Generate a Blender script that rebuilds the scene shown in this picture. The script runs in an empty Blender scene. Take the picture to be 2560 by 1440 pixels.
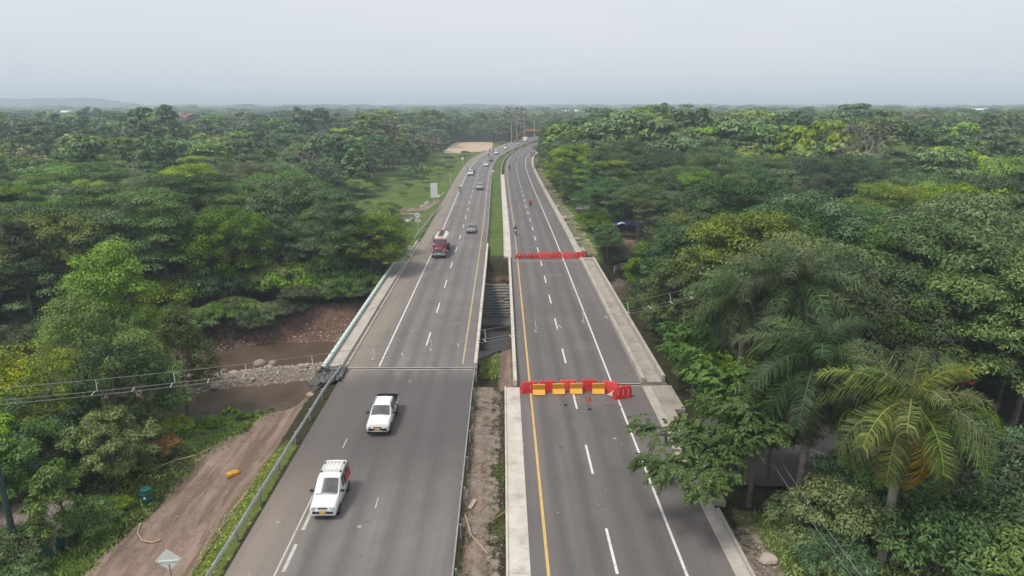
import bpy, bmesh, math, random
import numpy as np
from mathutils import Vector, Matrix
R = math.radians
rng = np.random.default_rng(7)
random.seed(7)
scene = bpy.context.scene
COL = scene.collection

# ------------------------------------------------------------------ camera, sky, sun, exposure
cam_data = bpy.data.cameras.new("camera")
cam = bpy.data.objects.new("camera", cam_data)
COL.objects.link(cam)
cam.location = (0, 0, 24)
cam.rotation_euler = (R(90 - 15.49), 0, R(-0.82))
cam_data.sensor_width = 36
cam_data.lens = 36 * 1668 / 2560
cam_data.clip_start = 0.5
cam_data.clip_end = 40000
scene.camera = cam

SUN_EL, SUN_AZ = 62.0, -118.0          # azimuth clockwise from +Y: high sun behind the left shoulder
world = bpy.data.worlds.new("World")
scene.world = world
world.use_nodes = True
wn, wl = world.node_tree.nodes, world.node_tree.links
wn.clear()
sky = wn.new("ShaderNodeTexSky")
sky.sky_type = 'NISHITA'
sky.sun_disc = False
sky.sun_elevation = R(SUN_EL)
sky.sun_rotation = R(SUN_AZ)
sky.dust_density = 4.0
sky.air_density = 1.2
wnoise = wn.new("ShaderNodeTexNoise"); wnoise.inputs["Scale"].default_value = 1.6; wnoise.inputs["Detail"].default_value = 4
wcoord = wn.new("ShaderNodeTexCoord"); wmap = wn.new("ShaderNodeMapping"); wmap.inputs["Scale"].default_value = (1, 1, 3.5)
wl.new(wcoord.outputs["Generated"], wmap.inputs["Vector"]); wl.new(wmap.outputs["Vector"], wnoise.inputs["Vector"])
wramp = wn.new("ShaderNodeValToRGB")
wramp.color_ramp.elements[0].position = 0.34; wramp.color_ramp.elements[0].color = (4.62, 4.93, 5.40, 1)
wramp.color_ramp.elements[1].position = 0.66; wramp.color_ramp.elements[1].color = (5.22, 5.36, 5.62, 1)
wl.new(wnoise.outputs["Fac"], wramp.inputs["Fac"])
wmix = wn.new("ShaderNodeMix"); wmix.data_type = 'RGBA'; wmix.inputs["Factor"].default_value = 0.88
wl.new(sky.outputs["Color"], wmix.inputs[6]); wl.new(wramp.outputs["Color"], wmix.inputs[7])
wbg = wn.new("ShaderNodeBackground"); wbg.inputs["Strength"].default_value = 0.085
wout = wn.new("ShaderNodeOutputWorld")
wl.new(wmix.outputs[2], wbg.inputs["Color"]); wl.new(wbg.outputs["Background"], wout.inputs["Surface"])

sun_data = bpy.data.lights.new("sun", 'SUN')
sun_data.energy = 1.5
sun_data.angle = R(14)
sun_data.color = (1.0, 0.95, 0.87)
sun = bpy.data.objects.new("sun", sun_data)
COL.objects.link(sun)
sd = Vector((math.sin(R(SUN_AZ)) * math.cos(R(SUN_EL)), math.cos(R(SUN_AZ)) * math.cos(R(SUN_EL)), math.sin(R(SUN_EL))))
sun.rotation_euler = (-sd).to_track_quat('-Z', 'Y').to_euler()
sun.location = sd * 80

scene.view_settings.view_transform = 'Standard'
scene.view_settings.look = 'None'
scene.view_settings.gamma = 1
scene.view_settings.use_curve_mapping = False
scene.view_settings.exposure = 0.9
scene.render.engine = 'CYCLES'
cy = scene.cycles
cy.max_bounces = 6; cy.diffuse_bounces = 3; cy.glossy_bounces = 2; cy.transmission_bounces = 3
cy.transparent_max_bounces = 4; cy.volume_bounces = 1
cy.caustics_reflective = False; cy.caustics_refractive = False
cy.use_denoising = True
cy.sample_clamp_indirect = 4

# ------------------------------------------------------------------ materials
MATS = {}
def nd(t, kind, **kw):
    n = t.nodes.new(kind)
    for k, v in kw.items(): setattr(n, k, v)
    return n
def base_mat(name):
    m = bpy.data.materials.new(name); m.use_nodes = True
    t = m.node_tree
    b = t.nodes["Principled BSDF"]
    MATS[name] = m
    return m, t, b
def noise(t, scale, detail=4, vec=None, rough=0.6, dist=0.0):
    n = nd(t, "ShaderNodeTexNoise")
    n.inputs["Scale"].default_value = scale; n.inputs["Detail"].default_value = detail
    n.inputs["Roughness"].default_value = rough; n.inputs["Distortion"].default_value = dist
    if vec is not None: t.links.new(vec, n.inputs["Vector"])
    return n.outputs["Fac"]
def ramp(t, fac, stops):
    r = nd(t, "ShaderNodeValToRGB")
    e = r.color_ramp.elements
    while len(e) < len(stops): e.new(0.5)
    for i, (p, c) in enumerate(stops):
        e[i].position = p; e[i].color = (*c, 1) if len(c) == 3 else c
    t.links.new(fac, r.inputs["Fac"])
    return r.outputs["Color"]
def mixc(t, fac, a, b, mode='MIX'):
    n = nd(t, "ShaderNodeMix", data_type='RGBA', blend_type=mode)
    for sock, v in ((n.inputs["Factor"], fac), (n.inputs[6], a), (n.inputs[7], b)):
        if isinstance(v, (int, float)): sock.default_value = v
        elif isinstance(v, tuple): sock.default_value = (*v, 1)
        else: t.links.new(v, sock)
    return n.outputs[2]
def math_n(t, op, a, b=None, clamp=False):
    n = nd(t, "ShaderNodeMath", operation=op, use_clamp=clamp)
    for i, v in enumerate((a, b)):
        if v is None: continue
        if isinstance(v, (int, float)): n.inputs[i].default_value = v
        else: t.links.new(v, n.inputs[i])
    return n.outputs[0]
def smooth(t, v, a, b, lo=0.0, hi=1.0):
    n = nd(t, "ShaderNodeMapRange", interpolation_type='SMOOTHSTEP')
    t.links.new(v, n.inputs["Value"])
    for k, x in zip(("From Min", "From Max", "To Min", "To Max"), (a, b, lo, hi)): n.inputs[k].default_value = x
    return n.outputs["Result"]
def attr(t, name):
    return nd(t, "ShaderNodeAttribute", attribute_name=name).outputs["Fac"]
def pos(t): return nd(t, "ShaderNodeNewGeometry").outputs["Position"]
def scaled(t, vec, s):
    m = nd(t, "ShaderNodeMapping"); m.inputs["Scale"].default_value = s
    t.links.new(vec, m.inputs["Vector"]); return m.outputs["Vector"]
def bump(t, b, h, strength, dist=0.05):
    n = nd(t, "ShaderNodeBump"); n.inputs["Strength"].default_value = strength; n.inputs["Distance"].default_value = dist
    t.links.new(h, n.inputs["Height"]); t.links.new(n.outputs["Normal"], b.inputs["Normal"])
def plain(name, col, rough=0.6, var=0.15, scale=3.0, metal=0.0, bmp=0.0, spec=0.4, coat=0.0, dirt=None):
    m, t, b = base_mat(name)
    p = nd(t, "ShaderNodeTexCoord").outputs["Object"]
    f = noise(t, scale, 5, p)
    lo = tuple(c * (1 - var) for c in col); hi = tuple(min(1, c * (1 + var)) for c in col)
    c = ramp(t, f, [(0.3, lo), (0.7, hi)])
    if dirt is not None:
        g = noise(t, scale * 0.6, 6, p, 0.7)
        c = mixc(t, smooth(t, g, 0.48, 0.72, 0, dirt[1]), c, dirt[0])
    t.links.new(c, b.inputs["Base Color"])
    b.inputs["Roughness"].default_value = rough; b.inputs["Metallic"].default_value = metal
    b.inputs["Specular IOR Level"].default_value = spec; b.inputs["Coat Weight"].default_value = coat
    if bmp: bump(t, b, noise(t, scale * 6, 5, p), bmp)
    return m

DUST = (0.22, 0.17, 0.13)
plain("concrete", (0.42, 0.38, 0.33), 0.85, 0.14, 0.9, bmp=0.25, dirt=((0.24, 0.20, 0.16), 0.6))
plain("concrete_worn", (0.34, 0.305, 0.26), 0.85, 0.16, 0.6, bmp=0.25, dirt=((0.18, 0.15, 0.12), 0.7))
plain("concrete_pale", (0.54, 0.49, 0.43), 0.85, 0.12, 0.7, bmp=0.2, dirt=((0.30, 0.25, 0.20), 0.75))
plain("concrete_dark", (0.17, 0.155, 0.14), 0.9, 0.25, 0.8, bmp=0.3, dirt=((0.07, 0.06, 0.05), 0.8))
plain("asphalt_lot", (0.085, 0.080, 0.076), 0.85, 0.2, 0.4, bmp=0.2, dirt=((0.14, 0.11, 0.085), 0.7))
plain("galvanised", (0.46, 0.46, 0.45), 0.45, 0.18, 1.5, metal=0.5, dirt=((0.28, 0.22, 0.17), 0.5))
plain("post_steel", (0.30, 0.30, 0.29), 0.6, 0.2, 2.0, metal=0.3, dirt=((0.2, 0.16, 0.12), 0.5))
plain("pipe_teal", (0.60, 0.72, 0.68), 0.5, 0.08, 1.5, dirt=((0.32, 0.36, 0.33), 0.45))
plain("white_paint", (0.78, 0.77, 0.74), 0.28, 0.03, 2.0, coat=0.35, dirt=((0.58, 0.54, 0.48), 0.3))
plain("white_sign", (0.74, 0.75, 0.72), 0.5, 0.05, 2.0)
plain("sign_ink", (0.05, 0.05, 0.05), 0.6, 0.1)
plain("silver_paint", (0.42, 0.42, 0.41), 0.3, 0.05, 2.0, metal=0.45, coat=0.4)
plain("grey_paint", (0.26, 0.25, 0.24), 0.3, 0.05, 2.0, metal=0.4, coat=0.4)
plain("dark_paint", (0.05, 0.05, 0.055), 0.3, 0.1, 2.0, metal=0.2, coat=0.4)
plain("beige_paint", (0.45, 0.40, 0.31), 0.3, 0.05, 2.0, metal=0.3, coat=0.4)
plain("maroon_paint", (0.19, 0.028, 0.042), 0.3, 0.12, 2.0, coat=0.4, dirt=((0.2, 0.1, 0.09), 0.3))
plain("red_decal", (0.42, 0.03, 0.04), 0.4, 0.2, 3.0)
plain("yellow_paint", (0.62, 0.40, 0.03), 0.4, 0.08, 2.0)
plain("plate_yellow", (0.72, 0.47, 0.06), 0.5, 0.06, 8.0)
plain("rubber", (0.02, 0.02, 0.02), 0.85, 0.3, 6.0, dirt=((0.09, 0.075, 0.06), 0.5))
plain("black_plastic", (0.022, 0.022, 0.024), 0.5, 0.2, 5.0)
plain("rim_metal", (0.45, 0.45, 0.45), 0.35, 0.1, 5.0, metal=0.7)
plain("chrome", (0.66, 0.66, 0.66), 0.22, 0.06, 5.0, metal=0.8)
plain("lamp_glass", (0.62, 0.63, 0.62), 0.15, 0.15, 9.0, spec=0.8, coat=0.5)
plain("amber", (0.65, 0.22, 0.02), 0.3, 0.1, 9.0)
plain("barrier_red", (0.56, 0.026, 0.022), 0.5, 0.2, 3.0, dirt=((0.40, 0.09, 0.075), 0.7))
plain("barrier_red_faded", (0.66, 0.06, 0.055), 0.5, 0.12, 3.0)
plain("barrier_ridge", (0.78, 0.42, 0.38), 0.5, 0.15, 4.0)  # paler than the body: whitish highlights on the ridges put into the colour
plain("board_amber", (0.64, 0.29, 0.02), 0.5, 0.08, 2.0, dirt=((0.45, 0.21, 0.03), 0.5))
plain("board_yellow", (0.78, 0.42, 0.055), 0.5, 0.08, 2.0)
plain("cone_red", (0.45, 0.06, 0.035), 0.6, 0.1, 4.0)
plain("sack_grey", (0.23, 0.22, 0.20), 0.95, 0.35, 3.0, bmp=0.5, dirt=((0.23, 0.21, 0.18), 0.6))
plain("sack_yellow", (0.60, 0.29, 0.04), 0.9, 0.2, 3.0, bmp=0.4)
plain("barrel_green", (0.012, 0.10, 0.075), 0.45, 0.15, 3.0, dirt=((0.03, 0.07, 0.055), 0.5))
plain("tarp_green", (0.008, 0.16, 0.11), 0.6, 0.2, 1.5, bmp=0.2)
plain("tarp_blue", (0.03, 0.06, 0.28), 0.6, 0.2, 1.5)
plain("tarp_black", (0.085, 0.085, 0.088), 0.5, 0.5, 3.0, bmp=0.4)
plain("tin_roof", (0.22, 0.19, 0.165), 0.6, 0.3, 1.2, metal=0.2, dirt=((0.17, 0.09, 0.05), 0.6))
plain("wood", (0.22, 0.15, 0.09), 0.85, 0.3, 2.0, bmp=0.3)
plain("wood_pale", (0.42, 0.32, 0.22), 0.85, 0.25, 2.0, bmp=0.3)
plain("bark", (0.13, 0.105, 0.082), 0.9, 0.4, 1.5, bmp=0.5)
plain("bark_pale", (0.34, 0.30, 0.26), 0.9, 0.3, 1.2, bmp=0.4)
plain("palm_bark", (0.26, 0.23, 0.20), 0.9, 0.4, 1.8, bmp=0.5, dirt=((0.10, 0.09, 0.08), 0.7))
plain("palm_shaft", (0.07, 0.12, 0.04), 0.5, 0.2, 1.0)
plain("wire", (0.20, 0.20, 0.19), 0.6, 0.1)
plain("spacer", (0.62, 0.60, 0.56), 0.6, 0.1)
plain("pole_green", (0.03, 0.06, 0.05), 0.7, 0.2, 1.0)
plain("pole_pale", (0.55, 0.50, 0.42), 0.8, 0.1, 1.0)
plain("rust_orange", (0.50, 0.17, 0.05), 0.6, 0.15, 1.0)
plain("wall_white", (0.70, 0.68, 0.63), 0.8, 0.08, 0.5, dirt=((0.45, 0.4, 0.33), 0.4))
plain("roof_tile", (0.36, 0.13, 0.08), 0.8, 0.2, 1.0)
plain("roof_white", (0.72, 0.72, 0.70), 0.6, 0.1, 0.5)
plain("brick_red", (0.36, 0.16, 0.10), 0.9, 0.2, 1.0)
plain("cloth_dark", (0.03, 0.03, 0.04), 0.9, 0.2, 5.0)
plain("cloth_red", (0.60, 0.07, 0.03), 0.9, 0.1, 5.0)
plain("cloth_blue", (0.05, 0.08, 0.18), 0.9, 0.2, 5.0)
plain("cloth_white", (0.6, 0.58, 0.55), 0.9, 0.1, 5.0)
plain("skin", (0.30, 0.17, 0.11), 0.6, 0.1, 5.0)
plain("flower_red", (0.62, 0.045, 0.04), 0.7, 0.3, 2.0)
plain("flower_white", (0.75, 0.70, 0.66), 0.7, 0.1, 2.0)
plain("stone", (0.30, 0.245, 0.20), 0.9, 0.3, 1.2, bmp=0.5, dirt=((0.21, 0.13, 0.09), 0.6))
plain("stone_pale", (0.41, 0.345, 0.285), 0.9, 0.2, 1.2, bmp=0.5, dirt=((0.26, 0.19, 0.14), 0.5))
plain("fence_white", (0.66, 0.66, 0.63), 0.6, 0.1)
plain("hill", (0.05, 0.075, 0.05), 0.95, 0.3, 0.004)

m, t, b = base_mat("window_glass")
b.inputs["Base Color"].default_value = (0.035, 0.04, 0.04, 1); b.inputs["Roughness"].default_value = 0.08
b.inputs["Specular IOR Level"].default_value = 0.7
t.links.new(ramp(t, noise(t, 1.2, 3, nd(t, "ShaderNodeTexCoord").outputs["Object"]), [(0.3, (0.05, 0.055, 0.053)), (0.7, (0.11, 0.115, 0.108))]), b.inputs["Base Color"])

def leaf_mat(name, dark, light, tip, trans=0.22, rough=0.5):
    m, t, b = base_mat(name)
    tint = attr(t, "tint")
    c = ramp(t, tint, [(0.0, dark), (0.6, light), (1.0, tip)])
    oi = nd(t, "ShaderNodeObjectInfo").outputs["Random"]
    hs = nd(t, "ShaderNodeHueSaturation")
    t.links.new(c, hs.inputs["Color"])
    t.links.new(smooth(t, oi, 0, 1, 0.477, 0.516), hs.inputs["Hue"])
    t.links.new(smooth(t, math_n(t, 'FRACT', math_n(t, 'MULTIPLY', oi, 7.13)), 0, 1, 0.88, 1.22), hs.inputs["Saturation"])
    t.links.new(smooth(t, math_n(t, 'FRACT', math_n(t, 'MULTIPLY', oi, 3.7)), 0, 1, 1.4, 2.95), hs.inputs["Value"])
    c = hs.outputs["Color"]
    t.links.new(c, b.inputs["Base Color"])
    b.inputs["Roughness"].default_value = rough; b.inputs["Specular IOR Level"].default_value = 0.28
    tr = nd(t, "ShaderNodeBsdfTranslucent"); t.links.new(mixc(t, 1.0, c, (1.2, 1.35, 0.6), 'MULTIPLY'), tr.inputs["Color"])
    mx = nd(t, "ShaderNodeMixShader"); mx.inputs["Fac"].default_value = trans
    t.links.new(b.outputs["BSDF"], mx.inputs[1]); t.links.new(tr.outputs["BSDF"], mx.inputs[2])
    t.links.new(mx.outputs["Shader"], t.nodes["Material Output"].inputs["Surface"])
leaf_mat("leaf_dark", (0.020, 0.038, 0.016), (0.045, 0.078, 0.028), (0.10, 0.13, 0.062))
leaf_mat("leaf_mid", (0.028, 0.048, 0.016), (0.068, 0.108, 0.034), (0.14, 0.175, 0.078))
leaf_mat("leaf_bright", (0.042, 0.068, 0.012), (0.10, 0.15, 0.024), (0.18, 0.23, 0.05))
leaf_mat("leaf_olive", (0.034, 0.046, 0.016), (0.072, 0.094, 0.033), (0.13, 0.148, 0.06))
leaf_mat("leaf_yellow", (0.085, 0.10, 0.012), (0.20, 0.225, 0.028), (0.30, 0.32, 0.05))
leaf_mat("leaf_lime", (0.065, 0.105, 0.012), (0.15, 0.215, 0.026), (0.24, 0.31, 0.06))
leaf_mat("leaf_brown", (0.045, 0.040, 0.028), (0.085, 0.076, 0.055), (0.12, 0.11, 0.085), trans=0.1)
leaf_mat("leaf_orange", (0.045, 0.033, 0.014), (0.09, 0.062, 0.026), (0.12, 0.085, 0.04), trans=0.1)
leaf_mat("frond_green", (0.010, 0.020, 0.008), (0.024, 0.040, 0.014), (0.062, 0.082, 0.036), trans=0.2, rough=0.52)
leaf_mat("frond_lime", (0.020, 0.034, 0.008), (0.052, 0.074, 0.014), (0.14, 0.155, 0.045), trans=0.2, rough=0.52)
leaf_mat("frond_gold", (0.075, 0.07, 0.012), (0.16, 0.115, 0.016), (0.25, 0.17, 0.035), trans=0.2, rough=0.45)
leaf_mat("frond_old", (0.022, 0.022, 0.010), (0.048, 0.044, 0.022), (0.08, 0.07, 0.04), trans=0.12, rough=0.6)
leaf_mat("grass_blade", (0.045, 0.065, 0.014), (0.10, 0.145, 0.03), (0.22, 0.22, 0.08), trans=0.25)

# asphalt: attribute lat = metres from the carriageway's yellow line, wear follows the wheel paths
def asphalt(name, dark, lightc, dusty, dust_from, dust_to, track_a, track_b, near_new):
    m, t, b = base_mat(name)
    p = pos(t)
    lat = attr(t, "lat")
    streak = noise(t, 1.0, 5, scaled(t, p, (0.9, 0.035, 1)), 0.6)
    blot = noise(t, 0.16, 5, p, 0.65, 0.5)
    fine = noise(t, 9.0, 4, p, 0.7)
    c = ramp(t, math_n(t, 'ADD', math_n(t, 'MULTIPLY', streak, 0.55), math_n(t, 'MULTIPLY', blot, 0.45)), [(0.37, dark), (0.63, lightc)])
    wob = math_n(t, 'ADD', lat, math_n(t, 'MULTIPLY', math_n(t, 'SUBTRACT', blot, 0.5), 0.8))
    for a in (track_a, track_b):
        dd = math_n(t, 'ABSOLUTE', math_n(t, 'SUBTRACT', math_n(t, 'ABSOLUTE', math_n(t, 'SUBTRACT', wob, a)), 0.85))
        c = mixc(t, smooth(t, dd, 0.65, 0.05, 0, 0.42), c, tuple(x * 0.62 for x in dark))
    dfac = math_n(t, 'MULTIPLY', smooth(t, wob, dust_from, dust_to), smooth(t, math_n(t, 'ADD', blot, streak), 0.75, 1.15, 0.55, 1.0))
    c = mixc(t, dfac, c, dusty)
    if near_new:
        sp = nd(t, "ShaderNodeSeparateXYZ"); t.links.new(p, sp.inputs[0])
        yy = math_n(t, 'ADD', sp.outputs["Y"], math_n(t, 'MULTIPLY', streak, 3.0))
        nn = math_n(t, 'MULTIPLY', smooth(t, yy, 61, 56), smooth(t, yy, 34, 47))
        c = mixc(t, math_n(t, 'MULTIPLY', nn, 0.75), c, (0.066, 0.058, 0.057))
    c = mixc(t, smooth(t, fine, 0.35, 0.7, 0, 0.22), c, tuple(min(1, x * 1.5) for x in lightc))
    crack = nd(t, "ShaderNodeTexVoronoi", feature='DISTANCE_TO_EDGE'); crack.inputs["Scale"].default_value = 0.13
    wv = nd(t, "ShaderNodeVectorMath", operation='ADD'); t.links.new(p, wv.inputs[0])
    nv = nd(t, "ShaderNodeTexNoise"); nv.inputs["Scale"].default_value = 0.7; t.links.new(p, nv.inputs["Vector"])
    vs = nd(t, "ShaderNodeVectorMath", operation='SCALE'); t.links.new(nv.outputs["Color"], vs.inputs[0]); vs.inputs["Scale"].default_value = 2.2
    t.links.new(vs.outputs[0], wv.inputs[1]); t.links.new(wv.outputs[0], crack.inputs["Vector"])
    c = mixc(t, math_n(t, 'MULTIPLY', smooth(t, crack.outputs["Distance"], 0.004, 0.0), smooth(t, blot, 0.50, 0.58, 0, 0.3)), c, (0.045, 0.033, 0.031))
    spot = nd(t, "ShaderNodeTexVoronoi"); spot.inputs["Scale"].default_value = 0.6; t.links.new(p, spot.inputs["Vector"])
    sepc = nd(t, "ShaderNodeSeparateColor"); t.links.new(spot.outputs["Color"], sepc.inputs[0])
    c = mixc(t, math_n(t, 'MULTIPLY', smooth(t, spot.outputs["Distance"], 0.11, 0.05), smooth(t, sepc.outputs[0], 0.80, 0.82, 0, 0.75)), c, (0.40, 0.37, 0.33))
    c = mixc(t, math_n(t, 'MULTIPLY', smooth(t, spot.outputs["Distance"], 0.16, 0.05), smooth(t, sepc.outputs[1], 0.88, 0.9, 0, 0.5)), c, (0.03, 0.028, 0.026))
    t.links.new(c, b.inputs["Base Color"])
    b.inputs["Roughness"].default_value = 0.72; b.inputs["Specular IOR Level"].default_value = 0.35
    bump(t, b, fine, 0.12, 0.02)
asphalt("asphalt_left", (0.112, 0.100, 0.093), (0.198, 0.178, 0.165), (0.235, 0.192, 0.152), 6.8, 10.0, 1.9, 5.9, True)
asphalt("asphalt_right", (0.100, 0.089, 0.083), (0.155, 0.137, 0.128), (0.16, 0.14, 0.122), 8.6, 12.0, 1.9, 5.6, False)

def paint(name, col):
    m, t, b = base_mat(name)
    p = pos(t)
    w = noise(t, 2.2, 6, p, 0.75)
    c = mixc(t, smooth(t, w, 0.50, 0.72, 0, 0.75), col, (0.17, 0.155, 0.145))
    t.links.new(c, b.inputs["Base Color"]); b.inputs["Roughness"].default_value = 0.6
paint("line_white", (0.66, 0.65, 0.62))
paint("line_yellow", (0.60, 0.39, 0.12))
paint("line_yellow_old", (0.48, 0.36, 0.19))
paint("line_faded", (0.47, 0.45, 0.42))

# terrain
m, t, b = base_mat("terrain")
p = pos(t)
n1 = noise(t, 0.35, 6, p, 0.65); n2 = noise(t, 2.2, 6, p, 0.7); n3 = noise(t, 0.05, 4, p); n4 = noise(t, 7.0, 4, p, 0.7)
ngl = noise(t, 0.09, 5, p, 0.7)
grass = ramp(t, math_n(t, 'ADD', math_n(t, 'MULTIPLY', n1, 0.6), math_n(t, 'MULTIPLY', n2, 0.4)), [(0.3, (0.045, 0.070, 0.014)), (0.52, (0.085, 0.135, 0.024)), (0.72, (0.17, 0.18, 0.055))])
grass = mixc(t, smooth(t, ngl, 0.5, 0.68, 0, 0.7), grass, (0.15, 0.135, 0.055))
grass = mixc(t, smooth(t, ngl, 0.48, 0.34, 0, 0.6), grass, (0.04, 0.07, 0.018))
forest = ramp(t, n2, [(0.3, (0.018, 0.022, 0.010)), (0.7, (0.06, 0.055, 0.026))])
dirt = ramp(t, math_n(t, 'ADD', math_n(t, 'MULTIPLY', n1, 0.5), math_n(t, 'MULTIPLY', n2, 0.5)), [(0.3, (0.165, 0.115, 0.088)), (0.55, (0.285, 0.21, 0.165)), (0.75, (0.39, 0.305, 0.245))])
dirt = mixc(t, smooth(t, n4, 0.62, 0.72, 0, 0.3), dirt, (0.36, 0.28, 0.22))
rutn = noise(t, 1.0, 5, scaled(t, p, (1.1, 0.10, 1)), 0.65, 0.6)
dirt = mixc(t, smooth(t, rutn, 0.40, 0.60, 0.75, 0.0), dirt, (0.135, 0.092, 0.070))
dirt = mixc(t, smooth(t, rutn, 0.55, 0.75, 0.0, 0.5), dirt, (0.38, 0.295, 0.235))
grav = ramp(t, n2, [(0.3, (0.10, 0.078, 0.06)), (0.5, (0.19, 0.152, 0.12)), (0.72, (0.33, 0.285, 0.235))])
grav = mixc(t, smooth(t, n4, 0.58, 0.7, 0, 0.45), grav, (0.42, 0.38, 0.33))
red = ramp(t, n2, [(0.3, (0.085, 0.055, 0.04)), (0.5, (0.15, 0.09, 0.063)), (0.72, (0.27, 0.165, 0.115))])
sand = ramp(t, n2, [(0.3, (0.36, 0.27, 0.18)), (0.7, (0.55, 0.43, 0.30))])
c = forest
def edge(a, w=0.7):
    v = math_n(t, 'ADD', attr(t, a), math_n(t, 'MULTIPLY', math_n(t, 'SUBTRACT', math_n(t, 'ADD', math_n(t, 'MULTIPLY', n1, 0.5), math_n(t, 'MULTIPLY', n2, 0.5)), 0.5), w * 2))
    return smooth(t, v, 0.4, 0.6)
for a, src in (("w_grass", grass), ("w_sand", sand), ("w_red", red), ("w_dirt", dirt), ("w_grav", grav)):
    c = mixc(t, edge(a), c, src)
t.links.new(c, b.inputs["Base Color"])
b.inputs["Roughness"].default_value = 0.95; b.inputs["Specular IOR Level"].default_value = 0.15
bump(t, b, math_n(t, 'ADD', n2, math_n(t, 'MULTIPLY', n4, 0.5)), 0.7, 0.15)

m, t, b = base_mat("river_water")
p = pos(t)
t.links.new(ramp(t, noise(t, 0.25, 4, p), [(0.3, (0.075, 0.050, 0.033)), (0.7, (0.125, 0.088, 0.062))]), b.inputs["Base Color"])
b.inputs["Roughness"].default_value = 0.13; b.inputs["Specular IOR Level"].default_value = 0.35
bump(t, b, noise(t, 1.6, 4, scaled(t, p, (0.6, 1.6, 1))), 0.7, 0.08)

# ------------------------------------------------------------------ mesh helpers
def link_mesh(name, me, parent=None, loc=(0, 0, 0), rot=(0, 0, 0), mods=()):
    o = bpy.data.objects.new(name, me)
    o.location = loc; o.rotation_euler = rot
    COL.objects.link(o)
    if parent is not None: o.parent = parent
    return o
def tag(o, label=None, cat=None, group=None, kind=None):
    if label: o["label"] = label
    if cat: o["category"] = cat
    if group: o["group"] = group
    if kind: o["kind"] = kind
    return o
def empty(name, loc=(0, 0, 0), rz=0.0, label=None, cat=None, group=None):
    o = bpy.data.objects.new(name, None)
    o.empty_display_size = 0.3
    o.location = loc; o.rotation_euler = (0, 0, rz)
    COL.objects.link(o)
    return tag(o, label, cat, group)
class MB:
    def __init__(s): s.v = []; s.f = []
    def add(s, vs, fs):
        o = len(s.v); s.v.extend([tuple(x) for x in vs]); s.f.extend([tuple(i + o for i in f) for f in fs]); return s
    def box(s, c, d, rz=0.0, rx=0.0, ry=0.0, taper=1.0):
        M = Matrix.Translation(c) @ Matrix.Rotation(rz, 4, 'Z') @ Matrix.Rotation(ry, 4, 'Y') @ Matrix.Rotation(rx, 4, 'X')
        vs = []
        for z in (-.5, .5):
            k = taper if z > 0 else 1.0
            for x, y in ((-.5, -.5), (.5, -.5), (.5, .5), (-.5, .5)):
                vs.append(M @ Vector((x * d[0] * k, y * d[1] * k, z * d[2])))
        return s.add(vs, [(3, 2, 1, 0), (4, 5, 6, 7), (0, 1, 5, 4), (1, 2, 6, 5), (2, 3, 7, 6), (3, 0, 4, 7)])
    def tube(s, pts, rad, n=6, cap=True):
        pts = [Vector(p) for p in pts]
        rads = rad if isinstance(rad, (list, tuple)) else [rad] * len(pts)
        base = len(s.v); up = Vector((0, 0, 1))
        for i, p in enumerate(pts):
            d = (pts[min(i + 1, len(pts) - 1)] - pts[max(i - 1, 0)]).normalized()
            a = d.cross(up if abs(d.z) < 0.95 else Vector((1, 0, 0))).normalized(); b2 = a.cross(d).normalized()
            for k in range(n):
                th = 2 * math.pi * k / n
                s.v.append(tuple(p + (a * math.cos(th) + b2 * math.sin(th)) * rads[i]))
        for i in range(len(pts) - 1):
            for k in range(n):
                k2 = (k + 1) % n
                s.f.append((base + i * n + k, base + i * n + k2, base + (i + 1) * n + k2, base + (i + 1) * n + k))
        if cap:
            s.f.append(tuple(base + k for k in range(n))[::-1]); e = base + (len(pts) - 1) * n
            s.f.append(tuple(e + k for k in range(n)))
        return s
    def lathe(s, prof, n=16, axis='Z', c=(0, 0, 0)):
        base = len(s.v); c = Vector(c)
        for r, h in prof:
            for k in range(n):
                th = 2 * math.pi * k / n; x, y = r * math.cos(th), r * math.sin(th)
                q = {'Z': (x, y, h), 'X': (h, x, y), 'Y': (x, h, y)}[axis]
                s.v.append(tuple(c + Vector(q)))
        for i in range(len(prof) - 1):
            for k in range(n):
                k2 = (k + 1) % n
                s.f.append((base + i * n + k, base + i * n + k2, base + (i + 1) * n + k2, base + (i + 1) * n + k))
        s.f.append(tuple(base + k for k in range(n))[::-1]); e = base + (len(prof) - 1) * n
        s.f.append(tuple(e + k for k in range(n)))
        return s
    def mesh(s, name, mat, smooth_angle=None, bevel=0.0):
        me = bpy.data.meshes.new(name)
        me.from_pydata(s.v, [], s.f)
        bm = bmesh.new(); bm.from_mesh(me)
        bmesh.ops.recalc_face_normals(bm, faces=bm.faces)
        if bevel:
            bmesh.ops.bevel(bm, geom=[e for e in bm.edges if e.is_manifold and e.calc_face_angle(0) > 0.4], offset=bevel, segments=2, profile=0.6, affect='EDGES')
        bm.to_mesh(me); bm.free()
        me.materials.append(MATS[mat])
        if smooth_angle is not None:
            me.polygons.foreach_set("use_smooth", [True] * len(me.polygons))
            me.set_sharp_from_angle(angle=R(smooth_angle))
        return me
    def build(s, name, mat, parent=None, loc=(0, 0, 0), rot=(0, 0, 0), smooth_angle=None, bevel=0.0):
        return link_mesh(name, s.mesh(name, mat, smooth_angle, bevel), parent, loc, rot)
def copy_tree(o, parent=None):
    c = o.copy(); COL.objects.link(c)
    if parent is not None: c.parent = parent
    for ch in list(o.children): copy_tree(ch, c)
    return c
def add_attr(me, name, vals):
    a = me.attributes.new(name, 'FLOAT', 'POINT'); a.data.foreach_set("value", np.asarray(vals, dtype=np.float32))

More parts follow.
